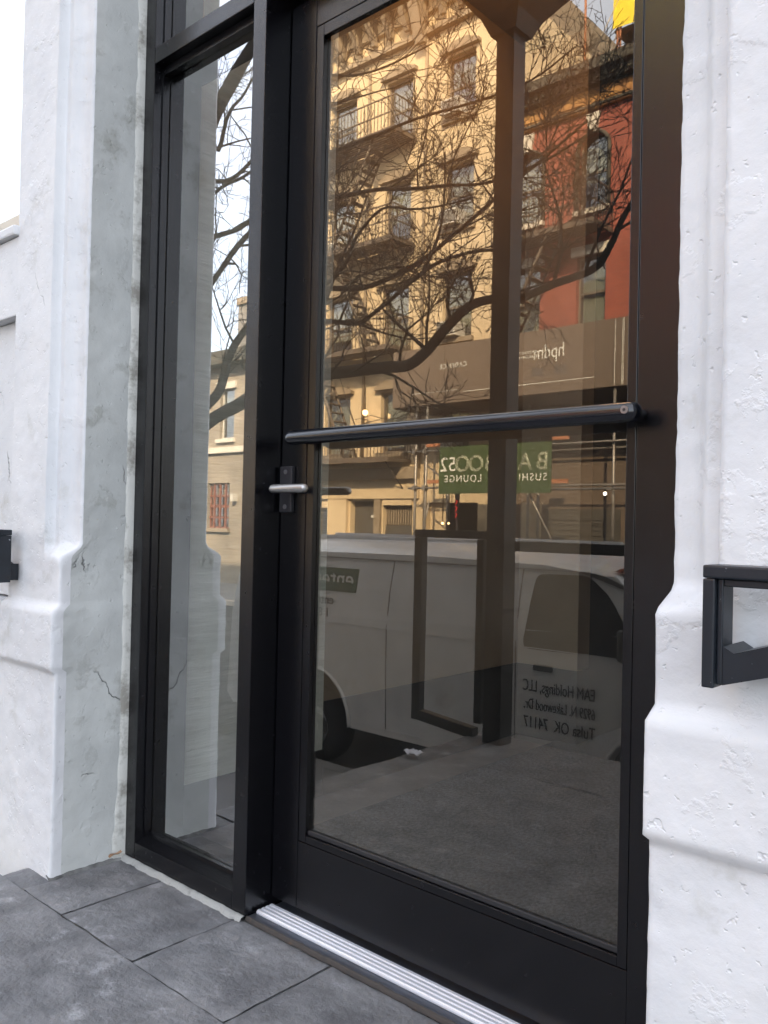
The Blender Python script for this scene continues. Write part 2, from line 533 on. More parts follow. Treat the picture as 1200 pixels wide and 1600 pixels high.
for i, (a, b) in enumerate(zip(xs, xs[1:])):
    slab(a, b, -.383, -.110 if a > -1.9 else -.12, 'slate' if i % 2 else 'slate2', random.uniform(-.001, .001) - (.002 if i == 0 else 0), (random.uniform(-.002, .002), random.uniform(-.002, .002)))
for a, b in ((-2.122, -.62), (-.62, .65), (.65, 1.3)):
    slab(a, b, -1.32, -.383, 'slate', 0, (0, 0), .0016, .0012)
for a, b in ((-2.122, -1.60), (-1.60, -.7), (-.7, .2), (.2, 1.3)):
    slab(a, b, -1.75, -1.32, 'slate', 0, (0, 0), .0012, .0008)
# rough mortar bead along the sidelight sill
rows = []
for i in range(90):
    x = -1.995 + .50 * i / 89
    a = .006 * noise.noise(Vector((x * 25, 0, 3))) + .004 * noise.noise(Vector((x * 90, 0, 7)))
    rows.append([(x, -.104, .004), (x, -.110, .008 + a * .4), (x, -.117 + a, .006 + a * .3), (x, -.124 + a, -.003)])
MB().grid(rows).build('mortar_bead', 'mortar', st)
rows = []
for i in range(70):
    y = -.32 + .20 * i / 69
    a = .006 * noise.noise(Vector((y * 40, 5, 3)))
    xw = -2.003
    rows.append([(xw - .01, y, .010 + a), (xw + .003 + a, y, .003 + a * .5), (xw + .010 + a * 2, y, -.004)])
MB().grid(rows).build('wall_grout', 'joint', st)

# ------------------------------------------------------------------ our own building
host = thing('white_stucco_building', 'white painted stucco building with a recessed dark glass entrance', 'building')
def fbm(x, y, z, s, o=4):
    return noise.fractal(Vector((x * s, y * s, z * s)), 1.0, 2.0, o)
def smooth(a, b, t):
    t = max(0, min(1, (t - a) / (b - a)))
    return t * t * (3 - 2 * t)
def resample(pts, step):
    out = []
    for a, b in zip(pts, pts[1:]):
        a, b = Vector((*a, 0)), Vector((*b, 0))
        n = max(1, int((b - a).length / step))
        out += [(a.lerp(b, k / n).x, a.lerp(b, k / n).y) for k in range(n)]
    return out + [pts[-1]]
def pier(face_far, sgn, xc, name, split_reveal, inner):
    """stucco pier: face at y=-.27 from x=face_far to the opening corner xc, cove, reveal back to the frame. sgn=+1 left pier (opening on +x side)"""
    def prof(kind):
        if kind == 'cove':
            c = [(-.080, -.310), (-.0785, -.287), (-.0735, -.284), (-.058, -.286), (-.051, -.283), (-.044, -.272), (-.034, -.263), (-.021, -.2575), (-.009, -.256), (-.002, -.255), (0, -.250)]
        else:
            d = {'plain': (.0, -.310), 'band': (.004, -.329), 'low': (.001, -.315)}[kind]
            c = [(d[0] - .080, d[1]), (d[0] - .055, d[1]), (d[0] - .045, d[1]), (d[0] - .035, d[1]), (d[0] - .025, d[1]), (d[0] - .016, d[1]), (d[0] - .008, d[1]), (d[0] - .003, d[1] + .0006), (d[0] - .0005, d[1] + .003), (d[0], d[1] + .010), (d[0], d[1] + .03)]
        face_y = c[0][1]
        pts_face = [(face_far, face_y)]
        n = max(2, int(abs(xc - face_far) / .0085))
        x_end = xc + sgn * c[0][0]
        face = [(face_far + (x_end - face_far) * k / n, face_y) for k in range(n)]
        cc = [(xc + sgn * a, b) for a, b in c]
        last = cc[-1]
        m = 14
        rv = [(last[0] + (inner[0] - last[0]) * k / m, last[1] + (inner[1] - last[1]) * k / m) for k in range(1, m + 1)]
        return face + cc + rv, len(face) + len(cc)
    P = {k: prof(k)[0] for k in ('cove', 'plain', 'band', 'low')}
    nf = prof('cove')[1]
    zs = [ZP, -.8, -.4, -.15, -.05]
    z = -.03
    while z < 2.5:
        zs.append(z); z += .0095
    zs += [2.5, 2.7, 3.0, 3.4]
    rows = []
    for z in zs:
        row = []
        for k in range(len(P['cove'])):
            c, p, b, l = (Vector((*P[q][k], 0)) for q in ('cove', 'plain', 'band', 'low'))
            wob = .004 * noise.noise(Vector((k * .05, 3.3, xc))) 
            v = l.lerp(b, smooth(.512, .518, z + wob))
            v = v.lerp(p, smooth(.668, .678, z + wob))
            kk = smooth(.798, .835, z)
            v = v.lerp(c, kk)
            x, y = v.x, v.y
            nn = Vector((0, -1, 0)) if k < nf - 2 else Vector((sgn, 0, 0))
            h = .0018 * fbm(x, y, z, 6) + .0007 * fbm(x + 9, y, z, 30, 3)
            pit = noise.noise(Vector((x * 55, y * 55, z * 55 + 4)))
            if pit > .55: h -= .004 * (pit - .55) / .45
            lump = noise.noise(Vector((x * 26, y * 26 + 7, z * 26)))
            if lump > .45: h += .003 * (lump - .45) / .5
            if z < 1.0: h += .0016 * fbm(x, y + 3, z, 14, 4)
            dist_c = abs(k - (nf - 3))
            if dist_c < 5: h += .0012 * noise.noise(Vector((z * 22, xc, 1.0))) + .0010 * noise.noise(Vector((z * 75, xc, 2.0)))
            if split_reveal and k >= nf:
                ridge = noise.noise(Vector((y * 9, z * 3.5, 8)))
                h += .0020 * max(0, abs(ridge) - .25)
            if k >= nf + 12: h *= .2
            if 0.0 < z < 2.5 or True:
                x += nn.x * h; y += nn.y * h
            row.append((x, y, z))
        rows.append(row)
    face_rows = [r[:nf] for r in rows]
    rev_rows = [r[nf - 1:] for r in rows]
    a = MB().grid(face_rows).build(name, 'stucco', host)
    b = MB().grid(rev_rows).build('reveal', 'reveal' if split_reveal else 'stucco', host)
    return a
pier(-2.285, 1, -2.003, 'pier', True, (-2.0035, -.108))
pier(.55, -1, -.453, 'pier', False, (-.457, -.108))
# strip of filler between the reveal and the frame
rows = []
for i in range(200):
    z = -.02 + 2.6 * i / 199
    a = .003 * noise.noise(Vector((0, 2, z * 14))) + .002 * noise.noise(Vector((0, 2, z * 60))) + .012 * smooth(.30, .0, z)
    rows.append([(-2.005, -.132 - a, z), (-2.0015, -.128 - a, z), (-1.9995, -.121 - a * .6, z), (-1.998, -.112, z), (-1.998, -.1075, z)])
MB().grid(rows).build('filler_strip', 'caulk', host)
# window bay at the far left: apron, base band, sill, window
bx('apron', 'stucco', host, -3.6, -2.284, -.277, -.02, .680, 1.45, 0)
bx('base_band', 'stucco', host, -3.6, -2.2855, -.3285, -.02, .515, .673, .004)
bx('base_wall', 'stucco', host, -3.6, -2.2855, -.3145, -.02, -.03, .514)
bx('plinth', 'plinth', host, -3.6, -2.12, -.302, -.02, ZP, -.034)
bx('sill_course', 'stucco', host, -3.6, -2.283, -.3095, -.02, 1.452, 1.67, .004)
bx('window_sill', 'stucco', host, -3.6, -2.283, -.325, -.02, 1.672, 1.70, .006)
wb = bx('window', 'stone', host, -2.47, -2.40, -.225, -.1, 1.702, 3.4, .004)
bx('bottom_rail', 'stone', wb, -3.6, -2.472, -.225, -.1, 1.702, 1.80, .004)
bx('side_fill', 'stucco', wb, -2.398, -2.284, -.24, -.1, 1.702, 3.4)
bx('pane', glass_mat('old_pane', .14, (.5, .52, .52), .004, 2.2), wb, -3.6, -2.47, -.182, -.176, 1.80, 3.4)
bx('room_wall', 'room', host, -3.6, -2.15, .0, .04, ZP, 3.4)
# far jamb, head, upper storeys, sides
bx('wall', 'stucco', host, -40, -3.6, -.29, .15, ZP, 3.4)
bx('wall', 'stucco', host, .55, 40, -.31, .15, ZP, 3.4)
bx('lintel_wall', 'stucco', host, -3.6, .55, -.25, .15, 2.92, 3.4) if False else None
bx('upper_wall', 'stucco', host, -40, 40, -.29, 11.0, 3.4, 12.2)
bx('rear_wall', 'stucco', host, -40, 40, 10.6, 11.0, ZP, 3.4)
bx('side_wall', 'stucco', host, -40, -39.7, .15, 10.6, ZP, 3.4)
bx('side_wall', 'stucco', host, 39.7, 40, .15, 10.6, ZP, 3.4)
bx('cornice', 'stucco', host, -40, 40, -.8, -.29, 11.6, 12.25)

# ------------------------------------------------------------------ vestibule behind the glass
bx('wall_left', 'wallpaper', None, -2.10, -2.0, .03, .62, .15, 3.0)
wv = bpy.data.objects['wall_left']; tag(wv, kind='structure')
bx('skirting', 'base', wv, -2.10, -1.996, .03, .62, 0, .15)
o = bx('wall_rear', 'brownwall', None, -2.1, -2.0, .62, 1.8, .31, 3.0); tag(o, kind='structure')
bx('skirting', 'base', o, -2.1, -1.995, .621, 1.8, 0, .31)
bx('back_panel', 'brownwall', o, -2.1, -1.71, 1.8, 1.9, .31, 3.0)
bx('skirting', 'base', o, -2.1, -1.708, 1.794, 1.9, 0, .31)
o = bx('wall_hall', 'darkhall', None, -2.1, -.30, 4.2, 4.3, 0, 3.0); tag(o, kind='structure')
bx('hall_side', 'darkhall', o, -1.76, -1.711, 1.9, 4.2, 0, 3.0)
o = bx('wall_right', 'brownwall', None, -.40, -.30, .05, 4.2, 0, 3.0); tag(o, kind='structure')
o = bx('ceiling', 'ceiling', None, -2.1, -.30, .03, 4.3, 3.0, 3.1); tag(o, kind='structure')
o = bx('floor', 'lobbytile', None, -2.1, -.30, .03, 4.3, -.06, -.004); tag(o, kind='structure')
o = bx('entrance_carpet', 'carpet', None, -1.80, -.41, .045, 3.2, -.004, .008, .003)
tag(o, 'dark grey ribbed carpet mat on the lobby floor behind the door', 'carpet')
lt = thing('ceiling_lamp', 'warm glowing ceiling lamp inside the lobby above the door', 'lamp', loc=(-1.52, 1.15, 3.0))
mb = MB().tube([(-1.52, 1.15, 3.0), (-1.52, 1.15, 2.975)], .12, 20); off(mb.build('canopy', 'frame', lt), (-1.52, 1.15, 3.0))
prof = [(.11, 2.975), (.105, 2.945), (.085, 2.92), (.05, 2.905), (.01, 2.90)]
off(MB().tube([(-1.52, 1.15, z) for r, z in prof], [r for r, z in prof], 20).build('lamp_shade', 'lamp', lt), (-1.52, 1.15, 3.0))

# ------------------------------------------------------------------ aluminium frame with sidelight
fr = thing('sidelight_frame', 'tall black metal frame with a narrow sidelight pane left of the door', 'window frame')
FY = -.107
bx('jamb', 'frame', fr, -2.002, -1.955, FY, .045, 0.001, 3.2, .0015)
bx('mullion', 'frame', fr, -1.543, -1.497, FY, .045, 0.001, 3.2, .0015)
bx('jamb', 'frame', fr, -.508, -.464, FY, .045, 0.001, 3.2, .0015)
bx('sill', 'frame', fr, -1.954, -1.544, FY, .045, 0.001, .049, .0015)
MB().prism([(-.103, .0495), (-.074, .060), (-.074, .0495)], 'x', -1.9535, -1.5445).build('sill_slope', 'frame', fr)
bx('transom', 'frame', fr, -1.954, -1.544, FY, .045, 2.117, 2.160, .0015)
bx('header', 'frame', fr, -1.496, -.509, FY, .045, 2.160, 2.215, .0015)
bx('top_rail', 'frame', fr, -1.954, -.509, FY + .002, .043, 3.05, 3.2)
for (x0, x1, z0, z1) in ((-1.954, -1.544, .05, 2.116), (-1.954, -1.544, 2.161, 3.05)):
    bx('glazing_stop', 'frame', fr, x0, x0 + .004, -.082, -.062, z0, z1)
    bx('glazing_stop', 'frame', fr, x1 - .010, x1, -.082, -.062, z0, z1)
    bx('glazing_stop', 'frame', fr, x0 + .0045, x1 - .0105, -.0735, -.062, z0, z0 + .022)
    bx('glazing_stop', 'frame', fr, x0 + .0045, x1 - .0105, -.082, -.062, z1 - .022, z1)
    bx('pane', 'sidepane', fr, x0 + .001, x1 - .001, -.060, -.050, z0 + .005, z1 - .005)
bx('door_stop', 'frame', fr, -1.4965, -1.480, -.004, .044, .03, 2.159)

# ------------------------------------------------------------------ the glass door
dr = thing('glass_door', 'black framed glass entrance door with a push bar and lever handle', 'door')
DY0, DY1 = -.030, .018
bx('stile', 'frame', dr, -1.4935, -1.4105, DY0, DY1, .028, 2.118, .0012)
bx('stile', 'frame', dr, -.6125, -.5115, DY0, DY1, .028, 2.118, .0012)
bx('bottom_rail', 'frame', dr, -1.4098, -.6132, DY0 + .0008, DY1, .028, .1785, .0012)
bx('top_rail', 'frame', dr, -1.4098, -.6132, DY0 + .0008, DY1, 2.045, 2.118, .0012)
bx('glazing_bead', 'frame', dr, -1.4088, -1.386, DY0 + .001, -.0155, .1802, 2.0435, .001)
bx('glazing_bead', 'frame', dr, -.631, -.6142, DY0 + .001, -.0155, .1802, 2.0435, .001)
bx('glazing_bead', 'frame', dr, -1.3855, -.6315, DY0 + .001, -.0155, 2.016, 2.0435, .001)
gb = bx('glazing_bead', 'frame', dr, -1.3855, -.6315, DY0 + .001, -.0155, .1802, .196, .001)
bx('gasket', 'gasket', gb, -1.3855, -.6315, -.022, -.0155, .1965, .207, .002)
bx('pane', 'pane', dr, -1.4, -.62, -.0150, -.005, .19, 2.03)
# push bar
pb = MB()
xsb = [-1.424, -1.4225, -1.419, -1.413, -1.405, -.600, -.592, -.586, -.583]
rb = [.004, .009, .013, .0155, .0165, .0165, .0155, .011, .004]
pb.tube([(x, -.078, 1.092) for x in xsb], rb, 24)
pbo = pb.build('push_bar', 'bar', dr)
for x in (-1.40, -.605):
    MB().tube([(x, -.0305, 1.092), (x, -.066, 1.092)], .011, 14).build('bar_mount', 'bar', pbo)
sc_ = MB().tube([(-.6035, -.0935, 1.094), (-.6035, -.0962, 1.094)], .0065, 14).build('screw', 'screw', pbo)
MB().tube([(-.6035, -.0963, 1.094), (-.6035, -.0967, 1.094)], .0028, 6).build('screw_socket', 'gasket', pbo)
# lock plate and lever
lp = bx('lock_plate', 'plate', dr, -1.488, -1.447, -.041, -.0302, .925, 1.032, .003)
for z in (.938, 1.019):
    MB().tube([(-1.4675, -.0408, z), (-1.4675, -.0428, z)], .0055, 12).build('screw', 'screw', lp)
lv = MB().tube([(-1.437, -.042, .978), (-1.437, -.08, .978)], .009, 12).build('lever_neck', 'plate', dr)
mb = MB()
xl = [-1.470, -1.4685, -1.4645, -1.459, -1.358, -1.353, -1.350]
rl = [.002, .006, .0088, .0098, .0098, .008, .003]
mb.tube([(x + 0.0, -.084, .978) for x in xl], rl, 18)
mb.build('lever', 'lever', dr)
# threshold
th = thing('door_threshold', 'ribbed aluminium threshold on a rust stained plate below the glass door', 'threshold')
bx('base_plate', 'steelplate', th, -1.494, -.45, -.101, .03, -.03, .005, .002)
rows = []
for i in range(120):
    x = -1.496 + 1.04 * i / 119
    q = .003 * noise.noise(Vector((x * 30, 1, 1))) + .002 * noise.noise(Vector((x * 110, 1, 4)))
    rows.append([(x, -.1005 + q * 1.2, .0052), (x, -.1035 + q, .0054 + q * .3), (x, -.1055 + q, .002), (x, -.1075 + q, -.004)])
MB().grid(rows).build('rust_line', 'rust', th)
tp = bx('tread', 'alum', th, -1.488, -.47, -.081, -.030, .0052, .0115, .002)
for i in range(4):
    y = -.0795 + i * .0122
    MB().prism([(y, .0112), (y + .0018, .0142), (y + .0085, .0142), (y + .0102, .0112)], 'x', -1.487, -.471).build('rib', 'alum', tp)

# ------------------------------------------------------------------ handrails fixed to the piers
def handrail(x_end, direction, label):
    t = thing('handrail', label, 'handrail', 'wall mounted handrails beside the entrance', (x_end, -.35, .73))
    s = direction
    def part(name, mb):
        return off(mb.build(name, 'rail', t), (x_end, -.31, .72))
    def B(x0, x1, y0, y1, z0, z1, b=.0015):
        return MB().box(x_end + s * x0, x_end + s * x1, y0, y1, z0, z1, b)
    part('top_bar', B(0, 1.6, -.386, -.340, .851, .866, .0025))
    part('end_bar', B(0, .014, -.385, -.341, .727, .8505, .002))
    part('inner_bar', B(.0145, .021, -.378, -.345, .731, .8505))
    part('under_bar', B(.0215, 1.6, -.378, -.345, .842, .8505))
    for q0, q1 in ((.0215, .13), (.80, .91)):
        x0_, x1_ = x_end + s * q0, x_end + s * q1
        part('bracket', MB().prism([(x0_, .731), (x1_, .765), (x1_, .80), (x0_ + s * .012, .768), (x0_, .775)], 'y', -.378, -.311))
handrail(-.364, 1, 'chipped dark handrail on the white right pier')
handrail(-2.205, -1, 'dark handrail end on the white wall at the far left')

# ------------------------------------------------------------------ litter
lf = thing('dead_leaf', 'small curled brown leaf at the foot of the black frame', 'leaf', loc=(-1.99, -.15, .0))
rows = []
for i in range(9):
    u = i / 8
    wd = .008 * math.sin(math.pi * min(1, u * .9 + .08))
    rows.append([(-2.0 + .022 * u + .004 * v, -.152 + .022 * u + v * wd, .008 + .018 * u + .004 * abs(v) + .003 * math.sin(u * 6)) for v in (-1, -.5, 0, .5, 1)])
off(MB().grid(rows).build('blade', 'leaf', lf), (-1.99, -.15, 0))
rows = []
for i in range(9):
    rows.append([(-2.075 + (i - 4) * .008 + .01 * noise.noise(Vector((i, j, 1))), -1.22 + (j - 4) * .007, .012 + .016 * (noise.noise(Vector((i * .5, j * .5, 5))) + .5)) for j in range(9)])
tag(MB().grid(rows, False).build('paper_scrap', 'paper'), 'crumpled white paper scrap on the stoop edge, reflected in the glass', 'litter')

# ------------------------------------------------------------------ post with flared capital and front railing on the stoop
ps = thing('entrance_post', 'dark square post with a flared capital, reflected in the door glass', 'post', loc=(-1.972, -1.64, 0))
def sq(mb, x, y, prof):
    for (r0, z0), (r1, z1) in zip(prof, prof[1:]):
        mb.v += [(x + sx * r, y + sy * r, z) for r, z in ((r0, z0), (r1, z1)) for sx, sy in ((-1, -1), (1, -1), (1, 1), (-1, 1))]
        i = len(mb.v) - 8
        for k in range(4):
            mb.f.append((i + k, i + (k + 1) % 4, i + 4 + (k + 1) % 4, i + 4 + k)); mb.smooth.append(False)
    return mb
B0 = (-1.972, -1.64, 0)
def pp(name, mb, m='black'):
    return off(mb.build(name, m, ps), B0)
pp('shaft', sq(MB(), -1.972, -1.64, [(.0, .001), (.043, .001), (.043, 3.0), (0, 3.0)]))
pp('capital', sq(MB(), -1.972, -1.64, [(.044, 2.965), (.062, 2.965), (.09, 3.03), (.15, 3.11), (.20, 3.17), (.235, 3.21), (.235, 3.32), (.0, 3.32)]))
pp('beam', MB().box(-2.0, 1.9, -1.70, -1.58, 3.325, 3.42))
pp('second_shaft', sq(MB(), 1.72, -1.64, [(.0, .001 - 1.17), (.07, .001 - 1.17), (.07, 3.32), (0, 3.32)]))
rl_ = thing('front_railing', 'black railing frame beside the entrance post, reflected in the door glass', 'railing', loc=(-2.2, -1.66, 0))
def rp(name, mb):
    return off(mb.build(name, 'black', rl_), (-2.2, -1.66, 0))
rp('top_rail', MB().box(-2.44, -2.016, -1.68, -1.64, .845, .88, .003))
rp('post', MB().box(-2.44, -2.395, -1.68, -1.64, .02, .844, .003))
rp('post', MB().box(-2.095, -2.060, -1.68, -1.64, .06, .844, .003))
rp('lower_rail', MB().prism([(-2.394, .02), (-2.096, -.01), (-2.096, .035), (-2.394, .065)], 'y', -1.68, -1.64))
rp('top_rail', MB().box(-1.91, -.6, -1.675, -1.645, .80, .842, .003))
rp('post', MB().box(-.64, -.60, -1.675, -1.645, .003, .799, .003))

# ------------------------------------------------------------------ parked van
VY = -4.30
van = thing('parked_van', 'white cargo van parked at the kerb, reflected in the door glass', 'van', loc=(-4.2, -5.3, ZS))
VB = (-4.2, -5.3, ZS)
def vp(name, mb, m, parent=None):
    o = mb.build(name, m, parent or van)
    if parent is None:
        off(o, VB)
    return o
RA, FA = -5.90, -2.36
def arch(cx, r, z0, n=14):
    return [(cx - r * math.cos(a), z0 + r * math.sin(a)) for a in [math.pi * k / n for k in range(n + 1)]]
zb = -.995
side = [(-7.1, -.90), (-7.0, zb)] + [(x, max(z, zb)) for x, z in arch(RA, .50, zb)] + [(x, max(z, zb)) for x, z in arch(FA, .50, zb)] + \
       [(-1.45, zb), (-1.36, -.85), (-1.36, -.45), (-1.42, -.28), (-1.62, -.17), (-2.12, -.06), (-2.22, -.02), (-2.40, .14), (-2.60, .36), (-2.80, .55), (-2.92, .655), (-3.05, .715), (-3.4, .755), (-4.5, .775), (-6.2, .765), (-6.75, .74), (-6.92, .68), (-6.97, .5)]
bm = bmesh.new()
f = bm.faces.new([bm.verts.new((x, 0, z)) for x, z in side])
r = bmesh.ops.extrude_face_region(bm, geom=[f])
for v in [g for g in r['geom'] if isinstance(g, bmesh.types.BMVert)]:
    v.co.y = -2.0
for zc in (-.04, .3, .55, .645, .70):
    bmesh.ops.bisect_plane(bm, geom=bm.verts[:] + bm.edges[:] + bm.faces[:], plane_co=(0, 0, zc), plane_no=(0, 0, 1))
for yc in (-.35, -.7, -1.0, -1.3, -1.65, -.15, -1.85):
    bmesh.ops.bisect_plane(bm, geom=bm.verts[:] + bm.edges[:] + bm.faces[:], plane_co=(0, yc, 0), plane_no=(0, 1, 0))
def van_shape(x, y, z):
    t = (y + 1.0)                       # -1..1
    wd = 1.0 - .02 * smooth(-.2, -1.0, z) - .10 * smooth(-.04, .62, z) ** 1.3
    if x > -2.3: wd -= .10 * smooth(-2.3, -1.36, x)
    crown = .15 * (abs(t) ** 2.4) * smooth(.56, .70, z)
    return (x, VY - 1.0 + t * wd, z - crown)
for v in bm.verts:
    v.co = van_shape(*v.co)
bmesh.ops.triangulate(bm, faces=[f for f in bm.faces if len(f.verts) > 4])
vp('body', MB().bm(bm, False), 'van')
def van_face(poly, proud=.004, m='vanglass', name='window', parent=None, th=.01):
    bm = bmesh.new()
    f = bm.faces.new([bm.verts.new((x, 0, z)) for x, z in poly])
    for zc in (-.04, .3, .55, .645, .70):
        bmesh.ops.bisect_plane(bm, geom=bm.verts[:] + bm.edges[:] + bm.faces[:], plane_co=(0, 0, zc), plane_no=(0, 0, 1))
    r = bmesh.ops.extrude_face_region(bm, geom=bm.faces[:])
    back = {g for g in r['geom'] if isinstance(g, bmesh.types.BMVert)}
    for v in bm.verts:
        p = van_shape(v.co.x, 0, v.co.z)
        v.co = (p[0], p[1] + proud - (th if v in back else 0), p[2])
    return vp(name, MB().bm(bm), m, parent)
def rounded(poly, r=.05, n=4):
    out = []
    for i, p in enumerate(poly):
        a, b, c = Vector(poly[i - 1]), Vector(p), Vector(poly[(i + 1) % len(poly)])
        p0, p1 = b + (a - b).normalized() * r, b + (c - b).normalized() * r
        for k in range(n + 1):
            t = k / n
            out.append(tuple(p0.lerp(b, t).lerp(b.lerp(p1, t), t)))
    return out
van_face(rounded([(-3.53, -.045), (-3.47, .535), (-3.02, .545), (-2.83, .40), (-2.53, -.03)], .07), .006)
vp('windscreen', MB().grid([[van_shape(x, y, z + .0) for y in (-.10, -.5, -1.0, -1.5, -1.90)] for x, z in ((-2.24, .0), (-2.40, .15), (-2.60, .37), (-2.80, .56), (-2.88, .63))]), 'vanglass').location = (.012, 0, .012)
van_face([(-7.0 + .04, -.045), (-2.55, -.035), (-2.55, -.027), (-7.0 + .04, -.037)], .006, 'van', 'crease')
for x0, z0, z1 in ((-3.60, -.93, .60), (-2.38, -.5, -.05), (-4.95, -.93, .60)):
    van_face([(x0, z0), (x0 + .008, z0), (x0 + .008, z1), (x0, z1)], .003, 'vangrey', 'door_seam')
van_face([(-6.95, .562), (-3.10, .570), (-2.72, .46), (-2.68, .47), (-3.04, .600), (-6.95, .588)], .016, 'vangrey', 'rain_gutter', th=.03)
van_face([(-5.30, -.99), (-2.76, -.99), (-2.76, -.935), (-5.30, -.93)], .008, 'van', 'rocker', th=.03)
for x in (-3.42,):
    vp('door_handle', MB().box(x, x + .16, VY - .003, VY + .03, -.20, -.155, .008), 'vangrey')
mi = vp('mirror', MB().box(-2.66, -2.50, VY - .06, VY + .19, -.03, .20, .03), 'vangrey')
vp('roof_rib', MB().box(-6.6, -3.2, VY - .62, VY - .58, .735, .772, .006), 'van')
vp('roof_rib', MB().box(-6.6, -3.2, VY - 1.02, VY - .98, .745, .79, .006), 'van')
vp('roof_rib', MB().box(-6.6, -3.2, VY - 1.42, VY - 1.38, .735, .772, .006), 'van')
vp('front_bumper', MB().box(-1.42, -1.25, VY - 1.9, VY - .1, -.95, -.70, .03), 'vangrey')
vp('rear_bumper', MB().box(-7.12, -6.97, VY - 1.95, VY - .05, -.90, -.74, .02), 'vangrey')
for y in (VY - .32, VY - 1.68):
    vp('headlight', MB().box(-1.38, -1.335, y - .18, y + .18, -.52, -.32, .02), 'chrome')
for cx in (RA, FA):
    vp('wheel_arch', MB().tube([(p[0], VY - .008, p[1]) for p in arch(cx, .51, zb + .005, 18)], .018, 6), 'van')
    vp('arch_liner', MB().box(cx - .46, cx + .46, VY - .5, VY - .15, -.97, -.56), 'tyre')
    for y in (VY - .05, VY - 1.72):
        prof = [(.20, 0), (.30, .005), (.355, -.03), (.368, -.10), (.368, -.14), (.355, -.21), (.30, -.23), (.2, -.23)]
        wh = vp('wheel', MB().tube([(cx, y + d, ZS + .372) for r_, d in prof], [r_ for r_, d in prof], 28), 'tyre')
        rimp = [(.03, .0), (.06, .012), (.09, -.02), (.17, -.012), (.20, .006), (.215, -.01)]
        rm = MB().tube([(cx, y + d, ZS + .368) for r_, d in rimp], [r_ for r_, d in rimp], 24)
        o = rm.build('rim', 'rim', wh)
# lettering on the van
pl_ = van_face([(-5.36, .25), (-6.75, .25), (-6.75, .47), (-5.36, .47)], .007, 'logo', 'logo_panel')
ysd = van_shape(-5, 0, .36)[1]
def vtext(body, size, x, z, m, **kw):
    y = van_shape(x, 0, z)[1]
    o = lettering(body, size, (x, y + .012, z), m, van, **kw)
    return off(o, VB)
vtext('enterprise', .24, -5.40, .365, 'white', align='LEFT')
vtext('enterprise.com', .13, -5.62, .165, 'ink', align='LEFT')
vtext('1 800 rent-a-car', .12, -5.66, .045, 'ink', align='LEFT')
vtext('EAM Holdings, LLC', .125, -2.90, -.325, 'ink', align='LEFT', sx=.62)
vtext('6929 N. Lakewood Dr.', .115, -2.90, -.465, 'ink', align='LEFT', sx=.56)
vtext('Tulsa OK  74117', .125, -2.90, -.605, 'ink', align='LEFT', sx=.70)

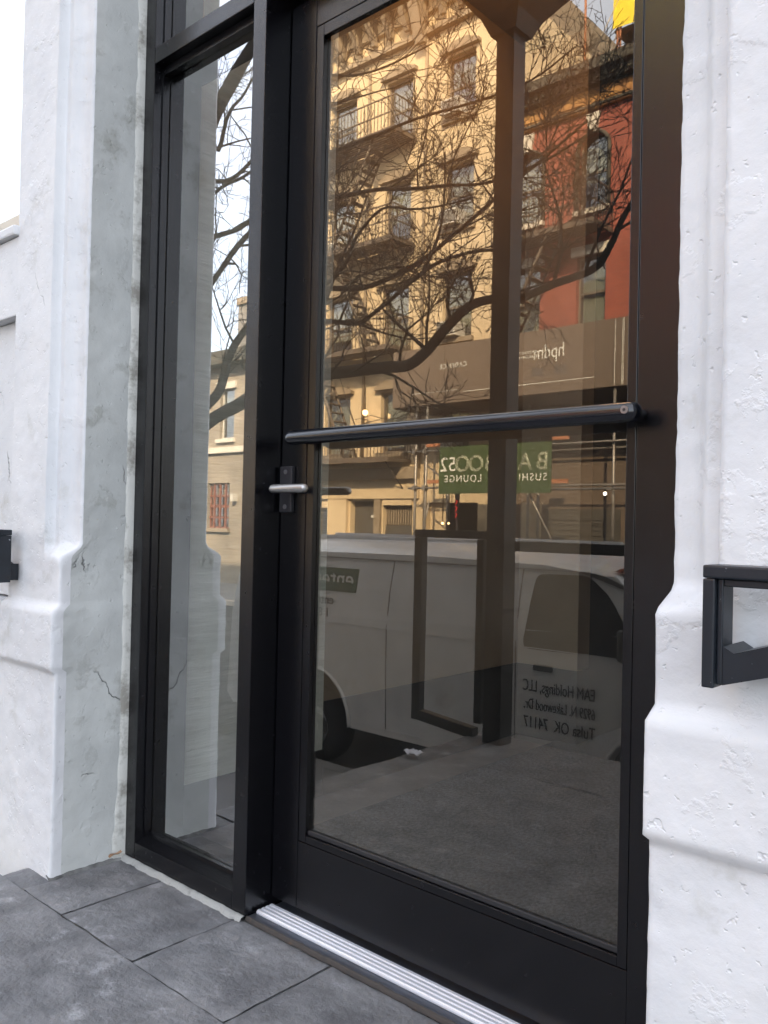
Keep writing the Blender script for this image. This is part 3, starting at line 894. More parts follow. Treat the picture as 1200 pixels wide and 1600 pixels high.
# ------------------------------------------------------------------ street tree (bare)
LIMBS = {
 'trunk':[(-6.83,-3.55,-0.34),(-6.83,-3.55,0.35),(-6.81,-3.55,0.97),(-6.77,-3.55,1.60),(-6.80,-3.60,2.23),(-6.86,-3.65,3.01),(-6.91,-3.70,3.67),(-6.89,-3.70,4.31),(-6.81,-3.70,4.77),(-6.60,-3.75,5.08),(-6.42,-3.80,5.33),(-6.13,-3.90,5.73)],
 'B':[(-6.77,-3.55,1.60),(-6.56,-3.50,1.74),(-5.91,-3.40,1.91),(-5.32,-3.30,2.02),(-4.72,-3.20,2.04),(-4.29,-3.15,2.03),(-3.93,-3.10,2.01),(-3.72,-3.10,2.00),(-3.57,-3.10,2.08),(-3.39,-3.05,2.20),(-3.17,-3.00,2.29),(-2.97,-3.00,2.31),(-2.75,-2.95,2.28),(-2.49,-2.90,2.31),(-2.24,-2.90,2.35),(-2.14,-2.90,2.45),(-2.04,-2.90,2.61),(-1.88,-2.90,2.79)],
 'A':[(-6.78,-3.57,1.85),(-6.64,-3.60,1.97),(-6.50,-3.65,2.11),(-6.46,-3.70,2.29),(-6.45,-3.75,2.49),(-6.39,-3.80,2.65),(-6.16,-3.85,2.88),(-5.86,-3.90,3.01),(-5.47,-3.90,3.01),(-4.95,-3.90,2.93),(-4.56,-3.90,2.97),(-4.23,-3.95,3.09),(-3.92,-4.00,3.28),(-3.59,-4.00,3.46),(-3.32,-4.10,3.66),(-3.01,-4.20,3.90)],
 'C':[(-5.73,-3.80,2.54),(-5.04,-3.50,2.56),(-4.54,-3.40,2.47),(-4.34,-3.40,2.53),(-4.02,-3.40,2.68),(-3.87,-3.40,2.75),(-3.77,-3.45,3.05),(-3.78,-3.50,3.35),(-3.77,-3.50,3.63)],
 'D':[(-6.86,-3.65,3.01),(-6.31,-3.50,3.19),(-5.82,-3.40,3.37),(-5.29,-3.30,3.50),(-4.83,-3.30,3.48),(-4.34,-3.30,3.42),(-3.96,-3.30,3.34),(-3.61,-3.30,3.29),(-3.25,-3.30,3.21),(-2.88,-3.30,3.22),(-2.52,-3.30,3.31)],
 'E':[(-6.91,-3.70,3.67),(-6.79,-3.90,3.76),(-6.57,-4.00,3.84),(-6.10,-4.00,4.08),(-5.57,-4.00,4.27),(-4.94,-4.00,4.28),(-4.52,-4.10,4.34),(-3.98,-4.10,4.31),(-3.51,-4.20,4.35),(-3.12,-4.20,4.48)],
 'F':[(-6.89,-3.70,4.31),(-6.29,-3.50,4.03),(-5.89,-3.40,4.01),(-5.39,-3.30,4.12),(-4.86,-3.30,4.43),(-4.51,-3.30,4.37),(-4.11,-3.30,4.33),(-3.75,-3.30,4.34)],
 'G':[(-6.93,-3.70,4.00),(-6.47,-3.60,4.05),(-6.13,-3.60,4.06),(-5.82,-3.60,4.18),(-5.41,-3.60,4.40),(-4.94,-3.60,4.42),(-4.37,-3.60,4.34)],
 'H':[(-3.57,-3.10,2.08),(-4.06,-3.30,2.41),(-4.19,-3.30,2.52)],
 'I':[(-4.02,-3.40,2.68),(-3.88,-3.60,2.87),(-3.60,-3.70,2.92),(-3.23,-3.80,2.89),(-2.87,-3.80,2.95)],
 'J':[(-6.81,-3.70,4.77),(-6.93,-3.90,4.65),(-6.87,-4.00,5.06),(-6.78,-4.10,5.27),(-6.57,-4.20,5.64)],
 'K':[(-5.47,-3.90,3.01),(-4.99,-3.70,3.06),(-4.76,-3.60,3.25),(-4.39,-3.50,3.35),(-3.92,-3.40,3.21),(-3.45,-3.40,3.19)],
 'L':[(-5.32,-3.30,2.02),(-5.09,-3.30,2.24),(-4.80,-3.30,2.62),(-4.70,-3.40,3.03),(-4.66,-3.50,3.31)],
}
RAD = dict(trunk=(.17, .05), B=(.064, .013), A=(.052, .009), C=(.026, .006), D=(.030, .007), E=(.030, .006), F=(.022, .005), G=(.020, .005), H=(.016, .006), I=(.018, .006), J=(.03, .008), K=(.020, .006), L=(.024, .006))
tree = thing('bare_street_tree', 'bare branching street tree on the pavement, reflected in the glass', 'tree', loc=(-6.83, -3.55, ZP))
TB = (-6.83, -3.55, ZP)
def spline(pts, per=4):
    P = [Vector(p) for p in pts]
    P = [P[0] * 2 - P[1]] + P + [P[-1] * 2 - P[-2]]
    out = []
    for i in range(1, len(P) - 2):
        for k in range(per):
            t = k / per
            a, b, c, d = P[i - 1], P[i], P[i + 1], P[i + 2]
            out.append(.5 * ((2 * b) + (c - a) * t + (2 * a - 5 * b + 4 * c - d) * t * t + (3 * b - a - 3 * c + d) * t ** 3))
    out.append(P[-2])
    return out
rt_ = random.Random(11)
twigs = MB()
def twig(p, d, length, r0, depth):
    n = 5 if depth < 2 else 4
    pts, rad, q, dd = [p.copy()], [r0], p.copy(), d.normalized()
    for k in range(n):
        dd = (dd + Vector((rt_.gauss(0, .22), rt_.gauss(0, .22), rt_.gauss(.05, .22)))).normalized()
        q = q + dd * length / n
        pts.append(q.copy()); rad.append(max(.0022, r0 * (1 - .75 * (k + 1) / n)))
    twigs.tube(pts, rad, 5 if depth == 0 else 4, caps=False)
    if depth >= 3: return
    m = {0: 7, 1: 4, 2: 2}[depth]
    for j in range(m):
        k = rt_.randint(1, n - 1) if depth else 1 + (j * (n - 1)) // m
        a = (pts[k + 1] - pts[k]).normalized() if k + 1 < len(pts) else dd
        side_ = a.cross(Vector((rt_.gauss(0, 1), rt_.gauss(0, 1), rt_.gauss(0, 1)))).normalized()
        nd = a * rt_.uniform(.35, .8) + side_ * rt_.uniform(.5, .95) + Vector((0, 0, .15))
        twig(pts[k], nd, length * rt_.uniform(.38, .62), max(.0024, rad[k] * .6), depth + 1)
for key, pts in LIMBS.items():
    if key == 'trunk':
        pts = [(-6.82, -3.55, ZP - .1), (-6.83, -3.55, -.8)] + pts
    s = spline(pts)
    r0, r1 = RAD[key]
    n = len(s)
    rad = [r0 + (r1 - r0) * (i / (n - 1)) ** .8 for i in range(n)]
    rad = [q * (1 + .10 * noise.noise(v * 3.1)) for q, v in zip(rad, s)]
    if key == 'trunk': rad[0] = .26; rad[1] = .21
    if key not in ('trunk',):
        s = [v + Vector((noise.noise(v * 2.3), noise.noise(v * 2.3 + Vector((5, 0, 0))), noise.noise(v * 2.3 + Vector((0, 9, 0))))) * .02 * min(1, i / 4) for i, v in enumerate(s)]
    off(MB().tube(s, rad, 12 if r0 > .05 else 8).build('trunk' if key == 'trunk' else 'branch', 'bark', tree), TB)
    step = .22 if key != 'trunk' else .5
    acc, start = 0, (.12 if key != 'trunk' else .55)
    for i in range(1, n):
        acc += (s[i] - s[i - 1]).length
        if acc > step and i / n > start:
            acc = rt_.uniform(-.06, .06)
            a = (s[i] - s[i - 1]).normalized()
            side_ = a.cross(Vector((rt_.gauss(0, 1), rt_.gauss(0, 1), rt_.gauss(0, .6)))).normalized()
            d = a * rt_.uniform(.3, .9) + side_ * rt_.uniform(.5, 1) + Vector((.1, 0, rt_.uniform(.1, .55)))
            twig(s[i], d, rt_.uniform(.5, 1.25), min(.012, rad[i] * .5), 0 if rt_.random() < .45 else 1)
tw = off(twigs.build('twigs', 'bark', tree, fix=False), TB)
tw['kind'] = 'stuff'

# ------------------------------------------------------------------ buildings over the road
def facade_mb(x0, x1, z0, z1, yf, openings, depth=.2):
    mb = MB()
    xs_ = sorted({x0, x1, *[a for o_ in openings for a in o_[:2]]})
    zs_ = sorted({z0, z1, *[a for o_ in openings for a in o_[2:4]]})
    for a, b in zip(xs_, xs_[1:]):
        for c, d in zip(zs_, zs_[1:]):
            if not any(q[0] <= a + 1e-6 and b <= q[1] + 1e-6 and q[2] <= c + 1e-6 and d <= q[3] + 1e-6 for q in openings):
                mb.quad((b, yf, c), (a, yf, c), (a, yf, d), (b, yf, d))
    for a, b, c, d in [q[:4] for q in openings]:
        y2 = yf - depth
        mb.quad((a, yf, c), (b, yf, c), (b, y2, c), (a, y2, c))
        mb.quad((a, yf, d), (a, y2, d), (b, y2, d), (b, yf, d))
        mb.quad((a, yf, c), (a, y2, c), (a, y2, d), (a, yf, d))
        mb.quad((b, yf, c), (b, yf, d), (b, y2, d), (b, y2, c))
    return mb
def shell(mb, x0, x1, z0, z1, yf, yb):
    mb.quad((x0, yf, z0), (x0, yb, z0), (x0, yb, z1), (x0, yf, z1))
    mb.quad((x1, yf, z0), (x1, yf, z1), (x1, yb, z1), (x1, yb, z0))
    mb.quad((x0, yb, z0), (x1, yb, z0), (x1, yb, z1), (x0, yb, z1))
    mb.quad((x0, yf, z1), (x1, yf, z1), (x1, yb, z1), (x0, yb, z1))
    return mb
def window(b, x0, x1, z0, z1, yf, fm='sash', blind=None, sill='trim', lint=None, arched=False, depth=.2):
    yg = yf - depth + .03
    e = .055
    mb = MB()
    mb.box(x0, x0 + e, yg - .03, yg + .04, z0, z1); mb.box(x1 - e, x1, yg - .03, yg + .04, z0, z1)
    mb.box(x0 + e, x1 - e, yg - .03, yg + .04, z0, z0 + e); mb.box(x0 + e, x1 - e, yg - .03, yg + .04, z1 - e, z1)
    zm = (z0 + z1) / 2
    mb.box(x0 + e, x1 - e, yg - .03, yg + .03, zm - .03, zm + .03)
    wn_ = mb.build('window', fm, b)
    for q0, q1, dy in ((z0 + e, zm - .03, 0), (zm + .03, z1 - e, .012)):
        bx('pane', 'winpane', wn_, x0 + e, x1 - e, yg + dy, yg + dy + .006, q0, q1)
    if blind:
        bx('blind', 'blind', wn_, x0 + .06, x1 - .06, yg - .10, yg - .08, z1 - (z1 - z0) * blind, z1 - .03)
    bx('room', 'room', wn_, x0 - .3, x1 + .3, yg - 1.3, yg - 1.25, z0 - .3, z1 + .3)
    if sill:
        bx('sill', sill, wn_, x0 - .09, x1 + .09, yf + .002, yf + .12, z0 - .13, z0 - .002)
    if lint:
        bx('lintel', lint, wn_, x0 - .12, x1 + .12, yf + .002, yf + .09, z1 + .002, z1 + .24)
    if arched:
        r_ = (x1 - x0) / 2; cx = (x0 + x1) / 2; zc = z1 - r_
        ar = [(cx + r_ * math.cos(a), zc + r_ * math.sin(a)) for a in [math.pi * k / 14 for k in range(15)]]
        mb = MB().prism([(x1, z1 + .02), (x1, zc)] + ar[1:8], 'y', yf - depth, yf - .004)
        mb.prism(ar[7:14] + [(x0, zc), (x0, z1 + .02)], 'y', yf - depth, yf - .004)
        mb.build('spandrel', 'redbrick', wn_)
        MB().tube([(x, yf + .01, z) for x, z in [(x1 + .04, z0)] + [(cx + (r_ + .04) * math.cos(a), zc + (r_ + .04) * math.sin(a)) for a in [math.pi * k / 14 for k in range(15)]] + [(x0 - .04, z0)]], .055, 6).build('arch_moulding', 'darktrim', wn_)
        MB().prism([(cx - .10, z1 + .03), (cx + .10, z1 + .03), (cx + .19, z1 + .48), (cx - .19, z1 + .48)], 'y', yf + .07, yf + .002).build('keystone', 'stone', wn_)
    return wn_
YF = -17.0
def balcony(b, x0, x1, z, yf, dep=1.05, hole=None):
    mb = MB()
    n = 9
    for i in range(n):
        y = yf + .04 + (dep - .06) * i / n
        mb.box(x0, x1, y, y + .07, z, z + .03)
    mb.box(x0, x1, yf + dep - .03, yf + dep, z - .09, z + .05)
    for xx in (x0, x1 - .04): mb.box(xx, xx + .04, yf, yf + dep - .031, z - .09, z - .002)
    pf = mb.build('fire_escape_floor', 'escape', b)
    mb = MB()
    for zz in (z + .45, z + .9):
        mb.box(x0, x1, yf + dep - .028, yf + dep, zz, zz + .035)
        for xx in (x0, x1 - .03): mb.box(xx, xx + .03, yf, yf + dep - .03, zz, zz + .035)
    k = int((x1 - x0) / .13)
    for i in range(k + 1):
        x = x0 + (x1 - x0 - .016) * i / k
        mb.box(x, x + .016, yf + dep - .022, yf + dep - .006, z + .051, z + .9)
    for xx in (x0, x1 - .016):
        for j in range(7):
            y = yf + dep * j / 7.5 + .02
            mb.box(xx, xx + .016, y, y + .016, z + .03, z + .9)
    mb.build('fire_escape_railing', 'escape', b)
    for xx in (x0 + .2, x1 - .2):
        MB().tube([(xx, yf + .005, z - .9), (xx, yf + dep - .1, z - .06)], .018, 5).build('bracket_strut', 'escape', b)
def stair(b, xa, za, xb, zb_, y0, w=.55, n=11):
    mb = MB()
    for y in (y0, y0 + w):
        mb.tube([(xa, y, za), (xb, y, zb_)], .045, 4)
        mb.tube([(xa, y, za + .8), (xb, y, zb_ + .8)], .015, 4)
    for i in range(1, n):
        t = i / n
        x, z = xa + (xb - xa) * t, za + (zb_ - za) * t
        mb.box(x - .10, x + .10, y0 + .02, y0 + w - .02, z - .012, z + .012)
    mb.build('fire_escape_stair', 'escape', b)

# cream tenement
cb = thing('cream_tenement', 'tall cream stucco tenement with fire escapes, reflected across the street', 'building', loc=(-16, YF, ZP))
ops, wins = [], []
cols = ((-18.9, -17.8), (-16.55, -15.55), (-14.33, -13.35))
heads = (13.9, 10.85, 7.8, 4.75)
bl = [.7, .8, .62, .97, .6, .8, .7, .97, .8, .97, .9, .7]
i = 0
for h in heads:
    for a, b in cols:
        ops.append((a, b, h - 1.78, h)); wins.append((a, b, h - 1.78, h, bl[i])); i += 1
shop = [(-19.2, -18.62, -.6, 1.35), (-17.70, -16.72, ZP, 1.55), (-16.36, -15.25, ZP, 1.42), (-14.75, -13.0, ZP, 1.5)]
mb = facade_mb(-19.8, -12.2, ZP, 15.4, YF, ops + shop)
shell(mb, -19.8, -12.2, ZP, 15.04, YF, -32)
CB = (-16, YF, ZP)
def under(e, base, fn, *a, **k):
    o_ = fn(*a, **k)
    return o_
cbw = mb.build('wall', 'cream', cb)
for a, b, c, d, q in wins:
    window(cb, a, b, c, d, YF, 'sash', q, 'trim', None)
    hood = MB()
    hood.box(a - .16, b + .16, YF + .002, YF + .16, d + .06, d + .15)
    hood.prism([(a - .14, d + .151), (b + .14, d + .151), ((a + b) / 2 + .25, d + .33), ((a + b) / 2 - .25, d + .33)], 'y', YF + .002, YF + .13)
    hood.build('window_hood', 'trim', cb)
bx('parapet', 'trim', cb, -12.5, -12.21, -32, YF - .6, 15.041, 16.1)
bx('cornice', 'cream', cb, -19.95, -12.1, YF - .5, YF + .75, 15.9, 16.5)
bx('frieze', 'cream', cb, -19.9, -12.15, YF - .5, YF + .12, 15.41, 15.899)
bx('architrave', 'trim', cb, -19.9, -12.15, YF + .003, YF + .2, 14.75, 14.9)
for i in range(12):
    x = -19.6 + i * .64
    MB().prism([(YF + .121, 15.1), (YF + .22, 15.1), (YF + .6, 15.7), (YF + .6, 15.895), (YF + .121, 15.895)], 'x', x, x + .16).build('cornice_bracket', 'trim', cb)
MB().prism([(YF + .21, 14.5), (YF + .3, 14.5), (YF + .72, 15.6), (YF + .72, 15.89), (YF + .21, 15.89)], 'x', -15.28, -14.95).build('console', 'trim', cb)
for z in (11.95, 8.9, 5.85, 2.72):
    balcony(cb, -19.2, -15.35, z, YF, 1.0)
for z1_, z0_, xa, xb in ((11.95, 8.95, -16.3, -17.9), (8.9, 5.9, -17.9, -16.3), (5.85, 2.78, -18.6, -17.2)):
    stair(cb, xa, z1_, xb, z0_, YF + .3)
for x, z0_, z1_ in ((-15.0, 2.5, 15.0), (-17.2, 2.8, 14.6)):
    MB().tube([(x, YF + .08, z0_), (x, YF + .08, z1_)], .045, 6).build('drainpipe', 'trim', cb)
bx('shop_cornice', 'trim', cb, -19.8, -15.0, YF + .003, YF + .28, 2.18, 2.52)
bx('shop_fascia', 'cream', cb, -19.8, -15.0, YF + .003, YF + .10, 1.62, 2.179)
bx('pilaster', 'cream', cb, -18.58, -17.78, YF + .003, YF + .12, ZP, 1.60)
bx('pilaster', 'trim', cb, -16.66, -16.42, YF + .003, YF + .10, ZP, 1.60)
bx('entry_door', 'shutter', cb, -17.70, -16.72, YF - .25, YF - .2, ZP, 1.55)
bx('house_number_plate', 'white', cb, -17.02, -16.82, YF - .199, YF - .19, 1.06, 1.14)
sh = bx('shutter', 'shutter', cb, -16.36, -15.25, YF - .16, YF - .12, ZP, .85)
for k in range(12):
    bx('grille_bar', 'trim', sh, -16.34 + k * .092, -16.30 + k * .092, YF - .15, YF - .11, .86, 1.40)
for k in range(16):
    bx('slat', 'shutter', sh, -16.36, -15.25, YF - .12, YF - .105, ZP + .02 + k * .125, ZP + .11 + k * .125)
bx('shop_panel', 'cream', cb, -16.36, -15.25, YF + .003, YF + .05, 1.43, 1.60)
bx('shop_door', 'cream', cb, -14.72, -14.1, YF - .19, YF - .15, ZP, 1.48)
bx('shop_interior', 'room', cb, -14.75, -13.0, YF - 1.2, YF - 1.1, ZP, 1.5)
window(cb, -19.2, -18.62, -.6, 1.35, YF, 'paleframe', None, None)

# red brick building
rb_ = thing('red_brick_building', 'red brick building with arched windows and heavy dark cornice, reflected across the street', 'building', loc=(-9, YF, ZP))
ops, wins = [], []
rc = ((-12.08, -11.22), (-10.2, -9.42), (-8.35, -7.57), (-6.5, -5.72))
for a, b in rc:
    ops += [(a, b, 8.62, 10.47), (a, b, 5.75, 7.5)]
mb = facade_mb(-12.19, -5.0, 4.0, 11.5, YF, ops)
shell(mb, -12.19, -5.0, ZP, 11.5, YF, -32)
mb.build('wall', 'redbrick', rb_)
for k, (a, b) in enumerate(rc):
    window(rb_, a, b, 8.62, 10.47, YF, 'sash', (.95, .6, .6, .4)[k], 'stone', None, True)
    window(rb_, a, b, 5.75, 7.5, YF, 'sash', (.95, .95, .5, .9)[k], 'trim', 'stone')
bx('cornice', 'darktrim', rb_, -12.19, -4.9, YF + .121, YF + .60, 11.72, 11.97)
bx('cornice_bed', 'darktrim', rb_, -12.19, -4.95, YF + .121, YF + .36, 11.51, 11.719)
bx('frieze', 'orange', rb_, -12.19, -5.0, YF + .003, YF + .12, 11.02, 11.95)
bx('frieze_band', 'darktrim', rb_, -12.19, -5.0, YF + .121, YF + .17, 11.06, 11.12)
for k in range(34):
    x = -12.1 + k * .21
    bx('dentil', 'darktrim', rb_, x, x + .1, YF + .361, YF + .44, 11.56, 11.70)
for k in range(6):
    x = -11.9 + k * 1.2
    bx('frieze_panel', 'orange', rb_, x, x + .7, YF + .121, YF + .15, 11.18, 11.44, .01)
bx('roof', 'roofm', rb_, -12.19, -5, -32, YF - .1, 11.501, 11.52)
balcony(rb_, -12.1, -9.25, 8.0, YF, .95)
stair(rb_, -10.5, 8.0, -11.7, 5.7, YF + .25, .6, 9)
bx('ground_wall', 'hoard', rb_, -12.19, -5, YF - .02, YF - .001, ZP, 4.0)
bx('roller_shutter', 'shutter', rb_, -10.9, -8.9, YF + .003, YF + .03, ZP, 1.35)
for k in range(20):
    bx('slat', 'shutter', rb_, -10.9, -8.9, YF + .031, YF + .045, ZP + .02 + k * .124, ZP + .11 + k * .124)
bx('shop_pilaster', 'cream', rb_, -11.55, -11.05, YF + .003, YF + .14, ZP, 1.5)
bx('shop_window', 'vanglass', rb_, -8.7, -5.3, YF + .003, YF + .03, ZP, 1.2)
bx('bay_panel', 'vanglass', rb_, -10.8, -10.0, YF + .003, YF + .05, 3.55, 4.0)

# buildings seen only in the sidelight
tb = thing('tan_brick_building', 'low tan brick building reflected in the sidelight pane', 'building', loc=(-24, YF, ZP))
ops = [(-26.2, -25.3, 3.7, 5.6), (-24.15, -23.35, 3.75, 5.5), (-22.3, -21.5, 3.7, 5.5), (-24.75, -23.5, .6, 2.2), (-22.6, -21.3, ZP, 1.6)]
mb = facade_mb(-28, -19.81, ZP, 6.5, YF, ops); shell(mb, -28, -19.81, ZP, 6.5, YF, -30)
mb.build('wall', 'tanbrick', tb)
for q in ops[:3]: window(tb, *q, YF, 'paleframe', .5, 'stone', 'stone')
wl_ = window(tb, *ops[3], YF, 'woodred', .3, 'trim', None)
for k in range(3):
    bx('lattice_bar', 'woodred', wl_, -24.75, -23.5, YF - .16, YF - .10, .95 + k * .38, 1.02 + k * .38)
for k in range(3):
    bx('lattice_bar', 'woodred', wl_, -24.45 + k * .32, -24.38 + k * .32, YF - .098, YF - .04, .6, 2.2)
bx('entry_door', 'shutter', tb, -22.6, -21.3, YF - .25, YF - .2, ZP, 1.6)
bx('cornice', 'darktrim', tb, -28, -19.81, YF + .003, YF + .5, 6.3, 6.75)
bx('belt_course', 'stone', tb, -28, -19.81, YF + .003, YF + .12, 3.25, 3.45)
bx('wall_lamp', 'paleframe', tb, -23.2, -23.05, YF + .003, YF + .2, 1.55, 1.8)
gb_ = thing('grey_gable_building', 'grey brick building behind the tan one, reflected in the sidelight', 'building', loc=(-26, -22, ZP))
MB().box(-29, -23.95, -32, -21.5, ZP, 10.2).build('wall', 'greybrick', gb_)
bx('chimney', 'greybrick', gb_, -25.6, -24.9, -23, -22, 10.2, 11.6)
bx('parapet', 'trim', gb_, -29, -23.9, -21.7, -21.4, 10.201, 10.5)
cw = thing('cream_rear_building', 'bright cream rear wall above the low tan roof, reflected in the sidelight', 'building', loc=(-23, -19, ZP))
MB().prism([(-27.5, ZP), (-20, ZP), (-20, 8.9), (-23.6, 8.4), (-25.4, 7.1), (-27.5, 7.0)], 'y', -19.0, -20.5).build('wall', 'cream', cw)
ob = thing('striped_orange_building', 'orange and cream banded building behind the low roofs, reflected in the sidelight', 'building', loc=(-25, -26, ZP))
for k in range(7):
    bx('band', 'orange' if k % 2 == 0 else 'stone', ob, -28.3, -22, -32, -25.5 - .002 * (k % 2), ZP + k * 1.9, ZP + (k + 1) * 1.9 - .003)
bx('roof_tank', 'orange', ob, -27.6, -26.4, -28, -26.6, 12.13, 13.8)

# air conditioners in the windows
def aircon(x, z, label):
    t = thing('air_conditioner', label, 'air conditioner', 'window air conditioners over the road', (x, YF + .1, z))
    b_ = (x, YF + .1, z)
    off(MB().box(x - .3, x + .3, YF - .19, YF + .32, z, z + .40, .01).build('casing', 'acbody', t), b_)
    mb = MB()
    for k in range(9): mb.box(x - .26, x + .26, YF + .321, YF + .327, z + .04 + k * .037, z + .06 + k * .037)
    off(mb.build('grille', 'acgrille', t), b_)
aircon(-13.98, 12.15, 'air conditioner in the top right window of the reflected cream building')
aircon(-13.98, 9.1, 'air conditioner in the second window down, right column of the reflected cream building')
aircon(-13.98, 6.05, 'air conditioner in the third window down, right column of the reflected cream building')
aircon(-13.98, 3.0, 'air conditioner just above the green sign in the reflection')
aircon(-18.4, 9.1, 'air conditioner behind the branches at the left of the reflected cream building')

# sidewalk shed with brown hoarding, pipes
shd = thing('sidewalk_shed', 'brown hoarding on scaffold pipes over the far pavement, with white lettering', 'scaffold', loc=(-11, -15.3, ZP))
SB = (-11, -15.3, ZP)
def sp(name, mb, m):
    return off(mb.build(name, m, shd), SB)
SY = -15.30
pan = [-14.6, -12.9, -11.2, -9.6, -8.05, -6.4, -4.7]
for a, b in zip(pan, pan[1:]):
    sp('hoarding_panel', MB().box(a, b - .008, SY - .05, SY, 3.95, 5.42), 'hoard')
sp('deck', MB().box(-14.6, -4.7, -17.0 + .01, SY - .06, 3.93, 4.05), 'hoard')
sp('hoarding_return', MB().box(-14.6, -14.55, -16.98, SY - .06, 4.051, 5.42), 'hoard')
for x0, x1, z, h in ((-14.0, -12.5, 4.255, .012), (-12.3, -8.75, 4.19, .014)):
    sp('printed_line', MB().box(x0, x1, SY + .001, SY + .004, z, z + h), 'white')
for x in (-8.29, -8.12, -8.09):
    sp('printed_line', MB().box(x, x + .012, SY + .001, SY + .004, 3.97, 5.4), 'white')
for x in (-13.82, -13.48, -11.3, -11.0, -8.3, -5.2):
    for y in (SY - .08, -16.75):
        sp('post', MB().tube([(x, y, ZP), (x, y, 3.94)], .035, 8), 'pipe')
for x0, x1, z, y in ((-14.05, -4.8, 2.76, SY - .01), (-14.0, -4.8, 1.82, SY - .01), (-10.2, -4.8, 1.74, SY + .06), (-14.0, -4.8, 2.76, -16.68)):
    sp('ledger_pipe', MB().tube([(x0, y, z), (x1, y, z + .02)], .026, 8), 'pipe')
for xa, za, xb, zb2 in ((-13.5, 2.4, -12.4, 1.7), (-11.0, 2.6, -9.6, .2), (-13.4, 1.5, -13.9, -.8)):
    sp('brace', MB().tube([(xa, SY - .14, za), (xb, SY - .14, zb2)], .022, 6), 'pipe')
for x, z in ((-13.2, 2.86), (-13.15, 1.93), (-9.55, 2.86), (-9.55, 1.88)):
    sp('timber_block', MB().box(x - .2, x + .2, SY - .02, SY + .05, z, z + .09), 'clampm')
for x in (-13.82, -13.48, -11.3, -11.0):
    for z in (2.77, 1.83):
        sp('clamp', MB().box(x - .05, x + .05, SY - .12, SY + .03, z - .06, z + .06, .012), 'pipe')
def st_(body, size, x, z, m='white', **kw):
    return off(lettering(body, size, (x, SY + .004, z), m, shd, **kw), SB)
st_('hpdm', .46, -9.50, 4.89, 'white', align='LEFT', sx=.78)
st_('HALSTEAD PROPERTY', .085, -10.22, 4.935, 'white', align='LEFT')
st_('DEVELOPMENT MARKETING', .085, -10.22, 4.83, 'white', align='LEFT')
st_('CADENCE.', .165, -12.66, 4.87, 'white', spacing=1.15)
for x in (-10.35, -9.75):
    mb = MB()
    for k in range(9): mb.box(x + k * .035, x + k * .035 + .014, SY + .001, SY + .006, 4.36, 4.56)
    sp('vent', mb, 'ink')
# small lit lamps, and one bulb put in as a glint
def lampthing(name, label, x, y, z, m, r_, rodz):
    t = thing(name, label, 'lamp', loc=(x, y, z))
    off(MB().tube([(x, y, z + r_), (x, y, rodz)], .012, 6).build('stem', 'black', t), (x, y, z))
    pr = [(r_ * math.sin(math.pi * k / 8) + .002, -r_ * math.cos(math.pi * k / 8)) for k in range(9)]
    off(MB().tube([(x, y, z + d) for q, d in pr], [q for q, d in pr], 12).build('bulb', m, t), (x, y, z))
lampthing('scaffold_spotlight', 'small white work lamp hanging from the scaffold pipe, right of the reflected green sign', -8.42, SY + .06, 1.64, 'spot', .04, 1.72)
lampthing('glint_bulb', 'round glowing bulb added as a sun glint on the reflected cream wall just above the push bar', -16.85, YF + .35, 4.15, 'bulb', .085, 4.9)  # glowing bulb added to stand for a sun glint
lampthing('shop_lamp', 'small orange lamp glowing in the shop under the reflected green sign', -13.62, -16.3, .93, 'bulb', .035, 3.9)
lampthing('shop_lamp', 'second orange lamp right beside the one under the reflected green sign', -13.42, -16.3, .93, 'bulb', .03, 3.9)
t = thing('neon_sign', 'thin upright red neon sign beside the scaffold pipes', 'sign', loc=(-13.1, -16.2, .8))
off(MB().box(-13.16, -13.04, -16.24, -16.205, 1.0, 1.75).build('backing', 'black', t), (-13.1, -16.2, .8))
for k in range(3):
    off(MB().tube([(-13.13, -16.19, 1.08 + k * .17), (-13.07, -16.19, 1.17 + k * .17), (-13.13, -16.19, 1.2 + k * .17)], .012, 6).build('tube', 'neon', t), (-13.1, -16.2, .8))

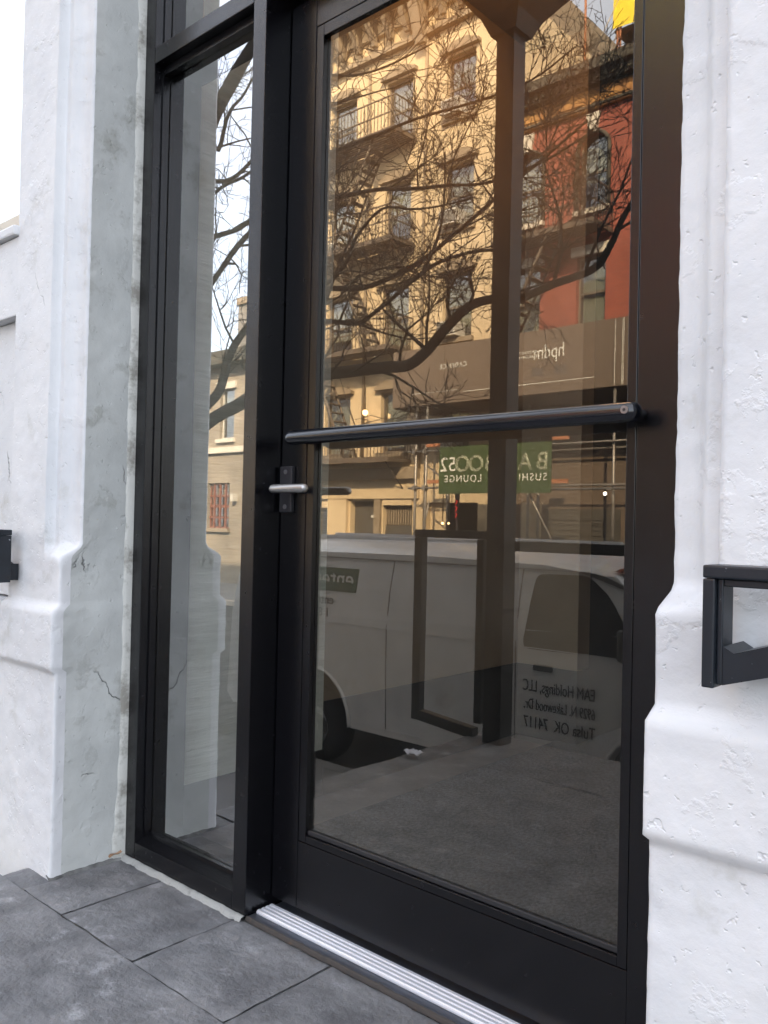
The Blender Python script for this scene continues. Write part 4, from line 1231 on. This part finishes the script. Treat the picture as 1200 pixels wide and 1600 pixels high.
# green restaurant sign
gs = thing('restaurant_sign', 'dark green banner sign with pale lettering hung on the scaffold pipes', 'sign', loc=(-11.3, -15.2, 1.66))
GB = (-11.3, -15.2, 1.66)
GY = -15.20
off(MB().box(-12.92, -9.74, GY - .03, GY, 1.66, 2.83, .004).build('board', 'green', gs), GB)
def gt(body, size, x, z, **kw):
    return off(lettering(body, size, (x, GY + .006, z), kw.pop('m', 'cream_line'), gs, **kw), GB)
for ch, x in (('B', -9.96), ('A', -10.42), ('M', -10.90), ('B', -11.38), ('O', -11.80), ('O', -12.21)):
    gt(ch, .56, x, 2.37, outline=.006)
    gt(ch, .56, x, 2.37, outline=.005, offset=-.03)
gt('52', .50, -12.64, 2.37, m='white')
gt('SUSHI', .245, -9.83, 2.02, m='white', align='LEFT', spacing=1.25)
gt('LOUNGE', .245, -11.62, 2.02, m='white', align='LEFT', spacing=1.22)

# scaffold and sheeting on the red roof
rs = thing('roof_scaffold', 'thin roof scaffold with bright yellow sheeting above the reflected red building', 'scaffold', loc=(-8.5, -18.5, 11.5))
RB = (-8.5, -18.5, 11.5)
def rsp(name, mb, m):
    return off(mb.build(name, m, rs), RB)
for x in (-10.93, -10.0, -9.92, -8.2, -6.4):
    rsp('pole', MB().tube([(x, -18.5, 11.52), (x, -18.5, 17.0)], .03, 6), 'clampm')
for xa, za, xb, zb2 in ((-10.93, 12.9, -9.9, 14.6), (-10.9, 11.7, -10.0, 13.6), (-9.9, 12.9, -8.9, 13.9)):
    rsp('brace', MB().tube([(xa, -18.45, za), (xb, -18.45, zb2)], .016, 5), 'pipe')
rsp('beam', MB().box(-11.2, -5.4, -18.8, -18.55, 13.05, 13.32), 'woodred')
rsp('platform', MB().box(-10.1, -5.4, -19.4, -18.53, 13.72, 13.78), 'escape')
rows = []
for i in range(25):
    x = -10.1 + 4.7 * i / 24
    rows.append([(x, -18.44 + .06 * noise.noise(Vector((x * 2, z * .7, 0))), z) for z in (13.76, 14.2, 14.7, 15.3, 16.0, 17.0)])
rsp('sheeting', MB().grid(rows), 'yellow')
